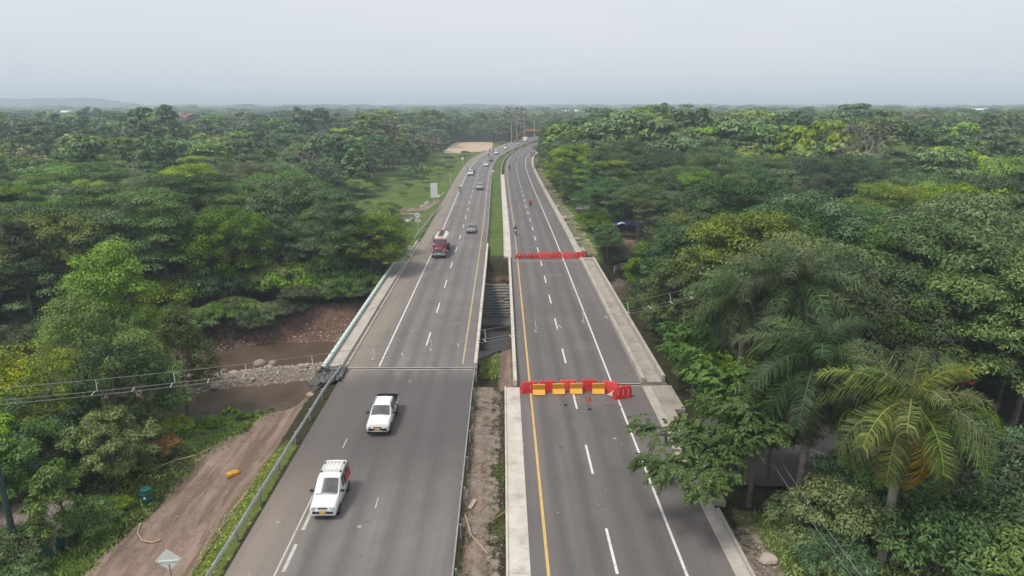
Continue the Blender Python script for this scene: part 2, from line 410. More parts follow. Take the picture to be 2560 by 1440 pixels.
# ------------------------------------------------------------------ road alignment
_cy = np.array([-50, 0, 100, 130, 172, 200, 225, 250, 273, 300, 312, 333, 351, 373, 385, 417, 431, 460, 500, 560, 640, 760, 900], float)
_cx = np.array([0, 0, 0, -.05, -.4, -.6, -.75, -.7, -.4, .6, 1.5, 3.7, 6.0, 9.6, 11.6, 17.2, 20, 26.5, 37, 55, 82, 128, 190], float)
_gy = np.linspace(-50, 900, 1901); _gx = np.interp(_gy, _cy, _cx)
_k = np.hanning(49); _k /= _k.sum()
_gs = np.convolve(np.pad(_gx, 24, mode='edge'), _k, mode='valid')
def cshift(y): return np.interp(y, _gy, _gs)
def rp(lat, y, z=0.0):
    e = 0.5; dx = float(cshift(y + e) - cshift(y - e)); l = math.hypot(dx, 2 * e)
    nx, ny = 2 * e / l, -dx / l
    return (float(cshift(y)) + lat * nx, y + lat * ny * (1 if y > 240 else 0), z)
def ys_between(a, b):
    ys = [a]; y = a
    while y < b - 1e-6:
        y = min(b, y + (2.0 if y < 200 else 4.0)); ys.append(y)
    return ys
def ribbon(lats, ya, yb, z, flip_lat=None):
    ys = ys_between(ya, yb); n = len(lats)
    v = [rp(l, y, z(l, y) if callable(z) else z) for y in ys for l in lats]
    f = [(i * n + j, i * n + j + 1, (i + 1) * n + j + 1, (i + 1) * n + j) for i in range(len(ys) - 1) for j in range(n - 1)]
    return v, f, [l for _ in ys for l in lats], len(ys)
def road_sheet(name, l0, l1, ya, yb, z, mat, origin, sgn):
    lats = list(np.linspace(l0, l1, 12))
    v, f, la, _ = ribbon(lats, ya, yb, z)
    me = bpy.data.meshes.new(name); me.from_pydata(v, [], f); me.materials.append(MATS[mat])
    add_attr(me, "lat", [(l - origin) * sgn for l in la])
    return link_mesh(name, me)
def strip_solid(mb, l0, l1, ya, yb, z0, z1):
    ys = ys_between(ya, yb); b0 = len(mb.v)
    for y in ys: mb.v += [rp(l0, y, z0), rp(l1, y, z0), rp(l1, y, z1), rp(l0, y, z1)]
    for i in range(len(ys) - 1):
        a, c = b0 + 4 * i, b0 + 4 * i + 4
        for k in range(4): mb.f.append((a + k, a + (k + 1) % 4, c + (k + 1) % 4, c + k))
    mb.f.append((b0 + 3, b0 + 2, b0 + 1, b0)); e = b0 + 4 * (len(ys) - 1); mb.f.append((e, e + 1, e + 2, e + 3))
    return mb

# ------------------------------------------------------------------ terrain heights
_rx = np.array([-400, -120, -60, -35, -20, 0, 20, 45, 80, 140, 400], float)
_ry = np.array([-40, 40, 60, 67.5, 71.5, 83, 99, 115, 134, 158, 260], float)
def river_d(x, y): return (y - np.interp(x, _rx, _ry)) * 0.85
def sstep(v, a, b):
    t_ = np.clip((v - a) / (b - a), 0, 1); return t_ * t_ * (3 - 2 * t_)
def vnoise(x, y, s, seed=0):
    x = np.asarray(x, float) * s + seed * 13.7; y = np.asarray(y, float) * s + seed * 7.3
    xi, yi = np.floor(x), np.floor(y); fx, fy = x - xi, y - yi
    h = lambda a, b_: np.modf(np.sin(a * 127.1 + b_ * 311.7) * 43758.5453)[0] % 1.0
    fx = fx * fx * (3 - 2 * fx); fy = fy * fy * (3 - 2 * fy)
    return (h(xi, yi) * (1 - fx) + h(xi + 1, yi) * fx) * (1 - fy) + (h(xi, yi + 1) * (1 - fx) + h(xi + 1, yi + 1) * fx) * fy
L_NEAR, L_FAR, R_NEAR, R_FAR = 58.4, 112.0, 54.4, 102.6     # bridge ends
def ground(x, y):
    x = np.asarray(x, float); y = np.asarray(y, float)
    u = x - cshift(y)
    far = np.minimum(1.0, np.hypot(x, y) / 60.0)
    plainz = -1.3 + (vnoise(x, y, 0.08, 1) - 0.5) * 0.8
    plainz = np.where(u > 12, -0.35 - 0.9 * sstep(u, 20, 40) + (vnoise(x, y, 0.15, 2) - 0.5) * 0.25, plainz)
    plainz = np.where(u < -15, -0.35 - 1.75 * sstep(-u, 15.8, 18.8) * (1 - 0.45 * sstep(y, 110, 150)) - 0.9 * sstep(-u, 26, 31) + (vnoise(x, y, 0.3, 3) - 0.5) * 0.35, plainz)
    d = river_d(x, y); ad = np.abs(d) - 2.2 * ((d < 0) & (x < -17)) * sstep(-x, 17, 22)
    bed = -6.75 + (vnoise(x, y, 0.25, 4) - 0.5) * 0.5
    bar = np.exp(-(((y - (70.9 + 0.22 * (x + 27))) / 3.2) ** 2)) * sstep(-x, 16, 21) * sstep(x, -52, -42)
    bed = bed + bar * 1.5
    wob = (vnoise(x, y, 0.18, 5) - 0.5) * 2.5
    k = sstep(ad + wob, 8.5, 14.5)
    z = bed * (1 - k) + plainz * k
    # road fills up to the abutments
    lw = ((u > -15.9) & (u < -2.3) & ((y < L_NEAR - 0.3) | (y > L_FAR)))
    rw = ((u > 0.0) & (u < 13.6) & ((y < R_NEAR - 0.3) | (y > R_FAR)))
    md = ((u >= -2.3) & (u <= 0.0) & ((y < 54.5) | (y > 104)))
    z = z + 0.16 * np.sin(x * 2.1 + 0.35 * y + 1.5 * vnoise(x, y, 0.3, 9)) * ((u < -17) & (u > -25) & (y < 58))
    z = np.where(lw | rw, -0.30, z)
    z = np.where(md, -0.22 + (vnoise(x, y, 0.7, 6) - 0.5) * 0.25, z)
    z = np.where(((u > -15.9) & (u < 13.6)) & ~(lw | rw | md), np.minimum(z, -1.8), z)
    # earth bank beside the near end of the newer bridge
    eb = (u > -0.3) & (u < 3.0) & (y > 54) & (y < 68)
    z = np.where(eb, np.maximum(z, -1.0 - 3.0 * sstep(y, 56, 69) + 0.25 * np.sin(y * 2.3)), z)
    return z
def gz(x, y): return float(ground(x, y))
def axis(a, b, step, lo, hi, g=1.13):
    xs = list(np.arange(a, b + 1e-6, step)); s = step; v = xs[-1]
    while v < hi: s *= g; v += s; xs.append(v)
    s = step; v = xs[0]; left = []
    while v > lo: s *= g; v -= s; left.append(v)
    return np.array(left[::-1] + xs)
gx_, gy_ = axis(-64, 64, 0.6, -9000, 9000), axis(22, 128, 0.6, -30, 11500)
XX, YY = np.meshgrid(gx_, gy_)
ZZ = ground(XX, YY)
nx_, ny_ = len(gx_), len(gy_)
me = bpy.data.meshes.new("ground")
co = np.stack([XX.ravel(), YY.ravel(), ZZ.ravel()], 1)
me.vertices.add(len(co)); me.vertices.foreach_set("co", co.ravel())
ii, jj = np.meshgrid(np.arange(ny_ - 1), np.arange(nx_ - 1), indexing='ij')
q = np.stack([ii * nx_ + jj, ii * nx_ + jj + 1, (ii + 1) * nx_ + jj + 1, (ii + 1) * nx_ + jj], -1).reshape(-1, 4)
me.loops.add(q.size); me.loops.foreach_set("vertex_index", q.ravel())
me.polygons.add(len(q)); me.polygons.foreach_set("loop_start", np.arange(0, q.size, 4))
me.polygons.foreach_set("use_smooth", np.ones(len(q), bool))
me.update(calc_edges=True)
xs, ysv = co[:, 0], co[:, 1]; us = xs - cshift(ysv); dr = np.abs(river_d(xs, ysv))
def band(v, a, b, s): return sstep(v, a - s, a + s) * (1 - sstep(v, b - s, b + s))
xl = np.interp(ysv, [28, 46, 52, 59], [24.6, 23.6, 21.4, 19.0])
w_dirt = sstep(-us, 16.4, 17.8) * (1 - sstep(-us + 2.2 * (vnoise(xs, ysv, 0.35, 51) - 0.5), xl - 0.8, xl + 0.8)) * (1 - sstep(ysv, 58, 61))
w_dirt = np.maximum(w_dirt, 0.42 * band(-us, 25, 31, 1.5) * (1 - sstep(ysv, 42, 48)))
w_dirt = np.maximum(w_dirt, 0.62 * band(us, -2.6, -0.6, 0.5) * (ysv < 54.5))
w_dirt = np.maximum(w_dirt, 0.95 * band(us, -0.4, 3.0, 0.2) * band(ysv, 55, 69, 1))
track = np.abs(ysv - (168 + 0.6 * (xs + 17)))                   # unpaved side track off the old carriageway
w_dirt = np.maximum(w_dirt, (1 - sstep(track, 2.6, 4.0)) * band(-us, 14, 42, 1.5))
w_dirt = np.maximum(w_dirt, 0.55 * band(us, 20, 32, 2) * band(ysv, 116, 132, 3))
w_grass = 0.9 * band(-us, 15.2, 17.0, 0.5) * (1 - sstep(ysv, 42, 50))
w_grass = np.maximum(w_grass, 0.47 * band(us, -1.6, 0.1, 0.6) * (ysv < 56))
w_grass = np.maximum(w_grass, band(us, -2.7, 0.4, 0.3) * sstep(ysv, 103, 112))
w_grass = np.maximum(w_grass, band(-us, 14.8, 30, 4) * sstep(ysv, 113, 120))
w_grass = np.maximum(w_grass, band(-us, 14, 66, 6) * band(ysv, 164, 380, 12))
w_grass = np.maximum(w_grass, 0.75 * band(us, 13.0, 17.5, 0.8) * sstep(ysv, 106, 112))
w_grass = np.maximum(w_grass, 0.62 * band(us, 13.6, 19, 1.0) * (1 - sstep(ysv, 35, 38)))
w_grass = np.maximum(w_grass, 0.65 * band(-us, 24, 29, 1.0) * (1 - sstep(ysv, 38, 44)))
w_grass = np.maximum(w_grass, 0.8 * band(xs, -2.6, -0.4, 0.2) * band(ysv, 60, 76, 1.0))
w_grass = np.maximum(w_grass, 0.52 * band(-us, 18, 32, 2) * band(ysv, 46, 59, 2))
fields = (vnoise(xs, ysv, 0.004, 8) > 0.66) & (np.hypot(xs, ysv) > 480)
w_grass = np.maximum(w_grass, fields * 0.9)
w_grav = (1 - sstep(dr, 8.2, 10.5)) * sstep(-xs, -40, -30)
w_grav = np.maximum(w_grav, band(us, 13.0, 15.4, 0.5) * 0.62 * (1 - sstep(ysv, 33, 37)))
w_grav = np.maximum(w_grav, band(us, 13.2, 15.8, 0.8) * 0.5 * sstep(ysv, 106, 112))
w_grav = np.maximum(w_grav, 0.50 * band(us, -2.6, 0.0, 0.4) * (ysv < 54.5))
w_red = band(dr, 9.5, 14.0, 1.0) * (river_d(xs, ysv) > 0) * sstep(-xs, 12, 18) * (1 - 0.45 * sstep(-xs, 24, 32))
w_red = np.maximum(w_red, 0.5 * band(dr, 10, 15, 1.0) * (xs < 2))
w_sand = band(xs, -33, -6, 3) * band(ysv, 362, 470, 6) * (us < -17)
w_sand = np.maximum(w_sand, 0.47 * band(us, 13.2, 16.6, 0.8) * band(ysv, 108, 300, 4))
for n_, v_ in (("w_dirt", w_dirt), ("w_grass", w_grass), ("w_grav", w_grav), ("w_red", w_red), ("w_sand", w_sand)): add_attr(me, n_, v_)
me.materials.append(MATS["terrain"])
tag(link_mesh("ground", me), kind="structure", label="plain of earth, grass and forest floor around the highway")

# river
wx = np.arange(-130, 131, 5.0)
v = []; f = []
for x in wx:
    yc = float(np.interp(x, _rx, _ry))
    v += [(x, yc - 15, -6.0), (x, yc + 15, -6.0)]
for i in range(len(wx) - 1): f.append((2 * i, 2 * i + 2, 2 * i + 3, 2 * i + 1))
me = bpy.data.meshes.new("river"); me.from_pydata(v, [], f); me.materials.append(MATS["river_water"])
tag(link_mesh("river", me), kind="structure", label="shallow brown river passing under the bridges")

# ------------------------------------------------------------------ carriageways
tag(road_sheet("road_west", -14.75, -2.75, 10, 640, 0.0, "asphalt_left", -3.85, -1), kind="structure", label="older carriageway carrying the traffic towards the viewer")
tag(road_sheet("road_east", 1.42, 12.2, 10, 640, 0.0, "asphalt_right", 2.36, 1), kind="structure", label="newer carriageway closed off by red barriers")
def marking(name, l, w, ya, yb, mat, parent, z=0.005):
    v, f, _, _ = ribbon([l - w / 2, l + w / 2], ya, yb, z)
    me = bpy.data.meshes.new(name); me.from_pydata(v, [], f); me.materials.append(MATS[mat])
    return link_mesh(name, me, parent)
road_w, road_e = bpy.data.objects["road_west"], bpy.data.objects["road_east"]
marking("edge_line", 2.36, 0.17, 12, R_FAR, "line_yellow", road_e)
marking("edge_line", 2.36, 0.15, R_FAR + 0.05, 540, "line_yellow_old", road_e)
marking("edge_line", 9.66, 0.16, 12, 540, "line_white", road_e)
for k in range(50):
    y = 29.88 + 9.89 * k - 9.89
    marking("lane_dash", 6.0, 0.16, y, y + 3.95, "line_white", road_e)
marking("edge_line", -3.85, 0.15, L_NEAR + 1.2, 540, "line_yellow_old", road_w)
marking("edge_line", -11.72, 0.15, L_NEAR + 0.6, 540, "line_white", road_w)
marking("edge_line", -12.1, 0.10, 20, 37.5, "line_faded", road_w)
for y in (21.5, 26.0, 30.3, 33.9): marking("lane_dash", -11.72, 0.2, y, y + 2.3, "line_faded", road_w)
for y, w_ in ((43.5, 1.4), (36.0, 1.2)): marking("lane_dash", -7.9 if y < 40 else -11.6, 0.07, y, y + w_, "line_faded", road_w)
for k in range(45):
    y = 64.6 + 11.15 * k
    marking("lane_dash", -7.87, 0.15, y, y + 4.1, "line_white", road_w)
# expansion joints
def joint(y, l0, l1, parent):
    mb = MB(); mb.box(((l0 + l1) / 2, y - 0.22, 0.012), (l1 - l0, 0.10, 0.014)); mb.box(((l0 + l1) / 2, y + 0.22, 0.012), (l1 - l0, 0.10, 0.014))
    mb.build("joint_edge", "concrete_pale", parent)
    MB().box(((l0 + l1) / 2, y, 0.006), (l1 - l0, 0.30, 0.006)).build("joint_seal", "rubber", parent)
joint(L_NEAR, -14.7, -2.8, road_w); joint(R_NEAR, 1.5, 12.15, road_e); joint(R_FAR - 0.2, 1.5, 12.15, road_e)
# tyre scuffs and pale scrapes lying on the newer deck
m, t, b = base_mat("scuff")
b.inputs["Base Color"].default_value = (0.33, 0.30, 0.27, 1); b.inputs["Roughness"].default_value = 0.9
tb = nd(t, "ShaderNodeBsdfTransparent"); mx = nd(t, "ShaderNodeMixShader")
t.links.new(smooth(t, noise(t, 2.6, 6, scaled(t, pos(t), (1, 2.5, 1)), 0.75), 0.48, 0.64, 0, 0.85), mx.inputs["Fac"])
t.links.new(tb.outputs[0], mx.inputs[1]); t.links.new(b.outputs[0], mx.inputs[2]); t.links.new(mx.outputs[0], t.nodes["Material Output"].inputs["Surface"])
for cx, cyy, w_, h_ in ((7.3, 93.5, 3.4, 2.4), (2.6, 84.6, 3.4, 1.2), (10.4, 84, 3.0, 6), (1.9, 90, 1.4, 9), (8.3, 64, 2.5, 3), (8.0, 51.5, 4.5, 2.4), (11.2, 93, 1.6, 3), (3.5, 54.9, 2.0, 1.6)):
    v = [(cx + math.cos(a) * w_ / 2 * random.uniform(.8, 1.1), cyy + math.sin(a) * h_ / 2 * random.uniform(.8, 1.1), 0.007) for a in np.linspace(0, 2 * math.pi, 14, endpoint=False)]
    me = bpy.data.meshes.new("dust_patch"); me.from_pydata(v, [], [tuple(range(14))]); me.materials.append(MATS["scuff"])
    link_mesh("dust_patch", me, road_e)

# gutters and kerbs
def concrete_strip(name, label, spans, mat="concrete_pale", seg=3.0):
    o = empty(name, (0, 0, 0)); tag(o, label, kind="structure")
    for (l0, l1, ya, yb, z0, z1, sg) in spans:
        y = ya
        while y < yb - 0.1:
            e = min(y + sg, yb)
            mb = MB(); strip_solid(mb, l0 + random.uniform(-.006, .006), l1, y + 0.012, e - 0.012, z0, z1 + random.uniform(-.006, .006))
            mb.build("slab", mat, o); y = e
    return o
concrete_strip("gutter_median", "pale concrete gutter along the median edge of the closed road", [(0.26, 1.42, 12, R_NEAR - 0.3, -0.3, 0.012, 6.0), (0.12, 0.25, 12, R_NEAR - 0.3, -0.3, 0.09, 6.0),
               (0.36, 1.42, R_FAR + 3, 235, -0.3, 0.012, 6.0), (0.20, 0.35, R_FAR + 3, 430, -0.3, 0.08, 8.0)])
concrete_strip("kerb_roadside", "concrete gutter and kerb along the outer edge of the closed road",
               [(12.21, 13.0, 12, R_NEAR - 0.2, -0.3, 0.012, 5.0), (13.02, 13.2, 12, 35.6, -0.3, 0.15, 5.0), (12.21, 13.05, R_FAR + 0.3, 420, -0.3, 0.012, 6.0), (13.06, 13.22, R_FAR + 0.3, 420, -0.3, 0.13, 6.0)], "concrete")
concrete_strip("pavement_apron", "concrete apron and crossing pads beside the closed road",
               [(13.02, 13.9, 36.4, 49.4, -0.8, 0.03, 6.5), (13.02, 14.8, 49.4, R_NEAR - 0.2, -0.8, 0.03, 9)] +
               [(13.3, 14.0 + 0.25 * (k % 3), 110 + 8.3 * k + (k % 2) * 2, 112.6 + 8.3 * k + (k % 3), -0.3, 0.0, 5) for k in (0, 1, 3, 4, 6)], "concrete_worn")
# car park slab beyond the kerb
mb = MB(); mb.add([(15.2, 38.6, -0.16), (34, 36.8, -0.16), (36, 45.5, -0.16), (15.6, 48.3, -0.16)], [(0, 1, 2, 3)])
tag(mb.build("service_pavement", "asphalt_lot"), kind="structure", label="dark grey forecourt paving behind the palms")

# ------------------------------------------------------------------ bridges
def bridge(name, label, l0, l1, ya, yb, ngird):
    o = empty(name, (0, 0, 0), 0, label, "bridge")
    MB().box(((l0 + l1) / 2, (ya + yb) / 2, -0.22), (l1 - l0, yb - ya, 0.40)).build("deck_slab", "concrete_dark", o)
    for k in range(ngird):
        x = l0 + 1.0 + (l1 - l0 - 2.0) * k / (ngird - 1)
        MB().box((x, (ya + yb) / 2, -1.17), (0.5, yb - ya - 0.6, 1.5)).build("girder", "concrete_dark", o)
    for y, s in ((ya, -1), (yb, 1)):
        MB().box(((l0 + l1) / 2, y + s * 0.45, -3.6), (l1 - l0 - 0.1, 0.8, 6.6)).build("abutment", "concrete", o)
    return o
bw = bridge("bridge_west", "older road bridge carrying traffic over the river", -16.95, -2.42, L_NEAR, L_FAR, 5)
be = bridge("bridge_east", "newer road bridge closed by red barriers over the river", 0.88, 14.55, R_NEAR, R_FAR, 5)
def on_bridge(name, l0, l1, ya, yb, z0, z1, mat, parent, seg=6.0):
    y = ya
    while y < yb - 0.05:
        e = min(y + seg, yb)
        strip_solid(MB(), l0, l1, y + 0.008, e - 0.008, z0, z1 + random.uniform(-.004, .004)).build(name, mat, parent); y = e
on_bridge("kerb_parapet", -15.32, -15.05, L_NEAR + 0.3, L_FAR + 5, 0.0, 0.42, "concrete", bw)
on_bridge("kerb_step", -15.04, -14.72, L_NEAR + 0.3, L_FAR + 5, 0.0, 0.10, "concrete", bw)
on_bridge("footway_slab", -16.92, -15.34, L_NEAR + 0.4, L_FAR, 0.0, 0.16, "concrete", bw, 4.0)
on_bridge("parapet", -2.74, -2.44, L_NEAR, L_FAR + 2, 0.0, 0.55, "concrete_pale", bw)
on_bridge("parapet", 0.9, 1.22, R_NEAR - 0.2, R_FAR + 0.5, 0.0, 0.55, "concrete_pale", be)
on_bridge("kerb_parapet", 12.24, 12.58, R_NEAR + 0.3, R_FAR + 0.3, 0.0, 0.55, "concrete", be)
on_bridge("footway_slab", 12.60, 14.12, R_NEAR + 0.3, R_FAR, 0.0, 0.14, "concrete_worn", be, 4.0)
on_bridge("parapet", 14.16, 14.44, R_NEAR + 0.6, R_FAR, 0.0, 0.62, "concrete", be)
MB().box((13.6, R_FAR - 0.2, 0.26), (1.5, 0.3, 0.5)).build("end_wall", "concrete_pale", be)
MB().box((-16.1, L_FAR + 0.15, 0.2), (1.6, 0.25, 0.4)).build("end_wall", "concrete_pale", bw)
# pale teal water pipe along the outer edge of the older bridge
pipe = empty("water_pipe", (-16.66, 57.6, 0.46), 0, "pale teal water pipe with clamps along the older bridge's edge", "pipe")
MB().lathe([(0.19, 0), (0.19, 46.0)], 14, 'Y').build("pipe_run", "pipe_teal", pipe, smooth_angle=50)
mb = MB(); mb.lathe([(0.185, -0.004), (0.185, 0.0)], 14, 'Y'); mb.build("bore_shade", "rubber", pipe, loc=(0, -0.004, 0))  # dark disc on the solid pipe end, standing in for its shaded hollow
col_me = MB().lathe([(0.20, -0.05), (0.235, -0.04), (0.235, 0.04), (0.20, 0.05)], 14, 'Y').mesh("clamp", "pipe_teal", 40)
sad_me = MB().box((0.06, 0, -0.28), (0.34, 0.22, 0.20)).mesh("saddle", "concrete")
for k in range(38):
    link_mesh("clamp", col_me, pipe, (0, 0.5 + 1.22 * k, 0))
    if k % 2 == 0: link_mesh("saddle", sad_me, pipe, (0, 0.8 + 1.22 * k, 0))
MB().tube([(0, 46, 0), (0.05, 50, 0.1), (0.2, 52.5, 0.0), (0.3, 54.4, -0.4)], 0.2, 10).build("pipe_bend", "pipe_teal", pipe, smooth_angle=50)

# crumpled dark sheeting at the near corner of the older bridge
mb = MB(); n = 26
for i in range(n):
    for j in range(n):
        x, y = -17.5 + 3.0 * i / (n - 1), 55.4 + 2.9 * j / (n - 1)
        mb.v.append((x, y, 0.10 - 0.75 * (1 - i / (n - 1)) + 0.28 * abs(math.sin(5.1 * x + 2.2 * y + 2 * math.sin(3 * y))) + 0.1 * math.sin(11 * y - 4 * x)))
for i in range(n - 1):
    for j in range(n - 1): mb.f.append((i * n + j, i * n + j + 1, (i + 1) * n + j + 1, (i + 1) * n + j))
o = mb.build("crumpled_sheeting", "tarp_black", smooth_angle=60)
o.modifiers.new("thickness", 'SOLIDIFY').thickness = 0.03
tag(o, "crumpled grey plastic sheeting at the near end of the teal pipe", "sheeting")

# sandbag revetment under the gap between the bridges
bag = bpy.data.meshes.new("sandbag")
bm = bmesh.new(); bmesh.ops.create_cube(bm, size=1); bmesh.ops.subdivide_edges(bm, edges=bm.edges, cuts=2, use_grid_fill=True)
for vv in bm.verts:
    q_ = vv.co; k = (abs(q_.x) * 2) ** 4; q_.z *= (1 - 0.35 * k) * (1 - 0.2 * (abs(q_.y) * 2) ** 3); q_.y *= 1 - 0.2 * k
    q_.z += 0.05 * math.sin(7 * q_.x)
bm.to_mesh(bag); bm.free(); bag.materials.append(MATS["sack_grey"]); bag.polygons.foreach_set("use_smooth", [True] * len(bag.polygons))
rev = empty("sandbag_revetment", (0, 0, 0), 0, "stacked grey sandbags on the far bank between the bridges", "sandbag wall")
for r_ in range(13):
    z_, y_ = -5.9 + 0.31 * r_, 91.2 + 0.40 * r_; x_ = -3.6 - 0.5 * (r_ % 2)
    while x_ < 2.0:
        w_ = random.uniform(0.9, 1.9)
        o = link_mesh("sandbag", bag, rev, (x_ + w_ / 2, y_ + random.uniform(-.12, .12), z_ + random.uniform(-.03, .03)), (random.uniform(-.08, .08), random.uniform(-.06, .06), random.uniform(-.12, .12)))
        o.scale = (w_ * 1.05, 0.85, 0.40); x_ += w_
o = MB().box((-0.9, 88.9, -5.9), (7.0, 3.2, 0.9)).build("river_footing", "concrete_dark", bevel=0.05); tag(o, "flat concrete footing below the sandbags at the waterline", "footing")
o = MB().add([(-3.4, 72.6, -4.9), (-0.2, 77.0, -5.2), (-3.4, 78.2, -5.9), (-3.4, 72.6, -6.6), (-0.2, 77.0, -6.6), (-3.4, 78.2, -6.6)], [(0, 1, 2), (5, 4, 3), (0, 3, 4, 1), (1, 4, 5, 2), (2, 5, 3, 0)]).build("concrete_wedge", "concrete", bevel=0.03)
tag(o, "pale concrete wedge beside the water between the bridges", "concrete block")

# ------------------------------------------------------------------ guardrails
def w_beam(pts):
    prof = [(0.0, -0.155), (0.05, -0.11), (0.05, -0.06), (0.0, 0.0), (0.05, 0.06), (0.05, 0.11), (0.0, 0.155)]
    mb = MB(); n = len(prof)
    for p_ in pts:
        for dx, dz in prof: mb.v.append((p_[0] + dx * p_[3], p_[1], p_[2] + dz))
        for dx, dz in prof[::-1]: mb.v.append((p_[0] + (dx - 0.02) * p_[3], p_[1], p_[2] + dz))
    m2 = 2 * n
    for i in range(len(pts) - 1):
        for k in range(m2): mb.f.append((i * m2 + k, i * m2 + (k + 1) % m2, (i + 1) * m2 + (k + 1) % m2, (i + 1) * m2 + k))
    return mb
post_me = MB().box((0, 0, 0.12), (0.10, 0.15, 1.1)).mesh("post", "post_steel", bevel=0.01)
def guardrail(name, label, lat, ya, yb, side, step=3.8, zr=0.62, ends=True):
    o = empty(name, (0, 0, 0), 0, label, "guardrail", "guardrails along the old carriageway")
    y = ya
    while y < yb - 0.2:
        e = min(y + step, yb)
        pts = []
        for k in range(5):
            yy = y + (e - y + 0.06) * k / 4; q_ = rp(lat, yy, 0); pts.append((q_[0], q_[1], zr + 0.02 * math.sin(yy * 0.9) - (0.45 * sstep(yy, yb - 6, yb) if ends else 0), side))
        w_beam(pts).build("rail_section", "galvanised", o, smooth_angle=30)
        q_ = rp(lat - side * 0.14, y + 0.3, 0)
        link_mesh("post", post_me, o, (q_[0], q_[1], 0.05), (random.uniform(-.03, .03), random.uniform(-.03, .03), 0))
        y = e
    return o
guardrail("guardrail", "long steel guardrail between the dirt ramp and the old road", -15.2, 14, 58.6, 1)
guardrail("guardrail", "steel guardrail with posts along the gravel median", -2.62, 14, 58.2, -1)
guardrail("guardrail", "steel guardrail along the far median past the bridge", -2.8, 114, 215, -1, zr=0.6)
g = empty("guardrail", (0, 0, 0), 0, "short bent guardrail on the grass below the diamond sign", "guardrail", "guardrails along the old carriageway")
pp = [(-16.3, 121.5, -0.1, 1), (-15.9, 124, 0.45, 1), (-15.5, 132, .6, 1), (-15.35, 141, .6, 1), (-15.0, 150, .6, 1), (-14.8, 157, 0.55, 1), (-14.7, 159, 0.3, 1)]
for a, c_ in zip(pp[:-1], pp[1:]):
    w_beam([a, c_]).build("rail_section", "galvanised", g)
    link_mesh("post", post_me, g, (a[0] - 0.14, a[1], a[2] - 0.55))

# ------------------------------------------------------------------ vegetation builders
def unit(a): return a / np.maximum(np.linalg.norm(a, axis=-1, keepdims=True), 1e-9)
def quads_mesh(name, V, tint, mat, extra=None):
    """V: (n,4,3) leaf quads, tint: (n,)"""
    n = len(V); me = bpy.data.meshes.new(name)
    me.vertices.add(4 * n); me.vertices.foreach_set("co", V.reshape(-1).astype(np.float32))
    me.loops.add(4 * n); me.loops.foreach_set("vertex_index", np.arange(4 * n))
    me.polygons.add(n); me.polygons.foreach_set("loop_start", np.arange(0, 4 * n, 4))
    me.materials.append(MATS[mat])
    if extra is not None:
        for m_ in extra[0]: me.materials.append(MATS[m_])
        me.polygons.foreach_set("material_index", extra[1].astype(np.int32))
    me.update(calc_edges=True)
    add_attr(me, "tint", np.repeat(tint, 4))
    return me
def leaf_quads(C, D, N, Ln, W, fold=0.12):
    S = unit(np.cross(D, N)); N2 = unit(np.cross(S, D))
    L2, W2 = (Ln / 2)[:, None], (W / 2)[:, None]
    return np.stack([C - D * L2, C + S * W2 + N2 * W2 * fold, C + D * L2 - N2 * L2 * 0.25, C - S * W2 + N2 * W2 * fold], 1)
def clump_leaves(g, centres, radii, n, size, flat=0.62, droop=0.25, upbias=0.55, aspect=0.44):
    """leaves on the upper shells of many clumps: returns quads, tint, outward normal"""
    w = radii ** 2; w = w / w.sum()
    ci = g.choice(len(centres), n, p=w)
    v = g.normal(size=(n, 3)); v[:, 2] = np.where(v[:, 2] < -0.15, -v[:, 2] * 0.8, v[:, 2]); v = unit(v)
    rad = radii[ci] * (1 - 0.45 * g.random(n) ** 1.6)
    P = centres[ci] + v * rad[:, None] * np.array([1, 1, flat])
    P += g.normal(size=(n, 3)) * 0.06
    N = unit(v + np.array([0, 0, upbias]) + g.normal(size=(n, 3)) * 0.38)
    D = v * np.array([1, 1, 0.35]) + g.normal(size=(n, 3)) * 0.5; D[:, 2] -= droop
    D = unit(D - (D * N).sum(1, keepdims=True) * N)
    Ln = size * g.uniform(0.65, 1.25, n); W = Ln * aspect * g.uniform(0.8, 1.2, n)
    ctint = g.uniform(0.15, 0.6, len(centres))
    tint = np.clip(ctint[ci] + 0.22 * (v[:, 2] - 0.3) + g.normal(size=n) * 0.14, 0, 1)  # paler towards each clump's top: light from above put into the tint
    return leaf_quads(P, D, N, Ln, W), tint
def limb_tubes(mb, g, base, top, targets, r0, sides=6, bend=0.5):
    base, top = np.array(base, float), np.array(top, float)
    k = 5; pts = []
    off = g.normal(size=3) * bend * 0.3; off[2] = 0
    for i in range(k + 1):
        s_ = i / k; pts.append(tuple(base + (top - base) * s_ + off * math.sin(s_ * math.pi)))
    mb.tube(pts, [r0 * (1.35 if i == 0 else 1 - 0.5 * i / k) for i in range(k + 1)], sides + 1)
    for tg in targets:
        s_ = g.uniform(0.55, 1.0); a = base + (top - base) * s_ + off * math.sin(s_ * math.pi)
        tg = np.array(tg); mid = a * 0.5 + tg * 0.5 + g.normal(size=3) * bend * 0.4 + np.array([0, 0, -0.06 * np.linalg.norm(tg - a)])
        r1 = r0 * g.uniform(0.25, 0.42)
        mb.tube([tuple(a), tuple(mid), tuple(tg)], [r1, r1 * 0.65, r1 * 0.2], sides - 1, cap=False)
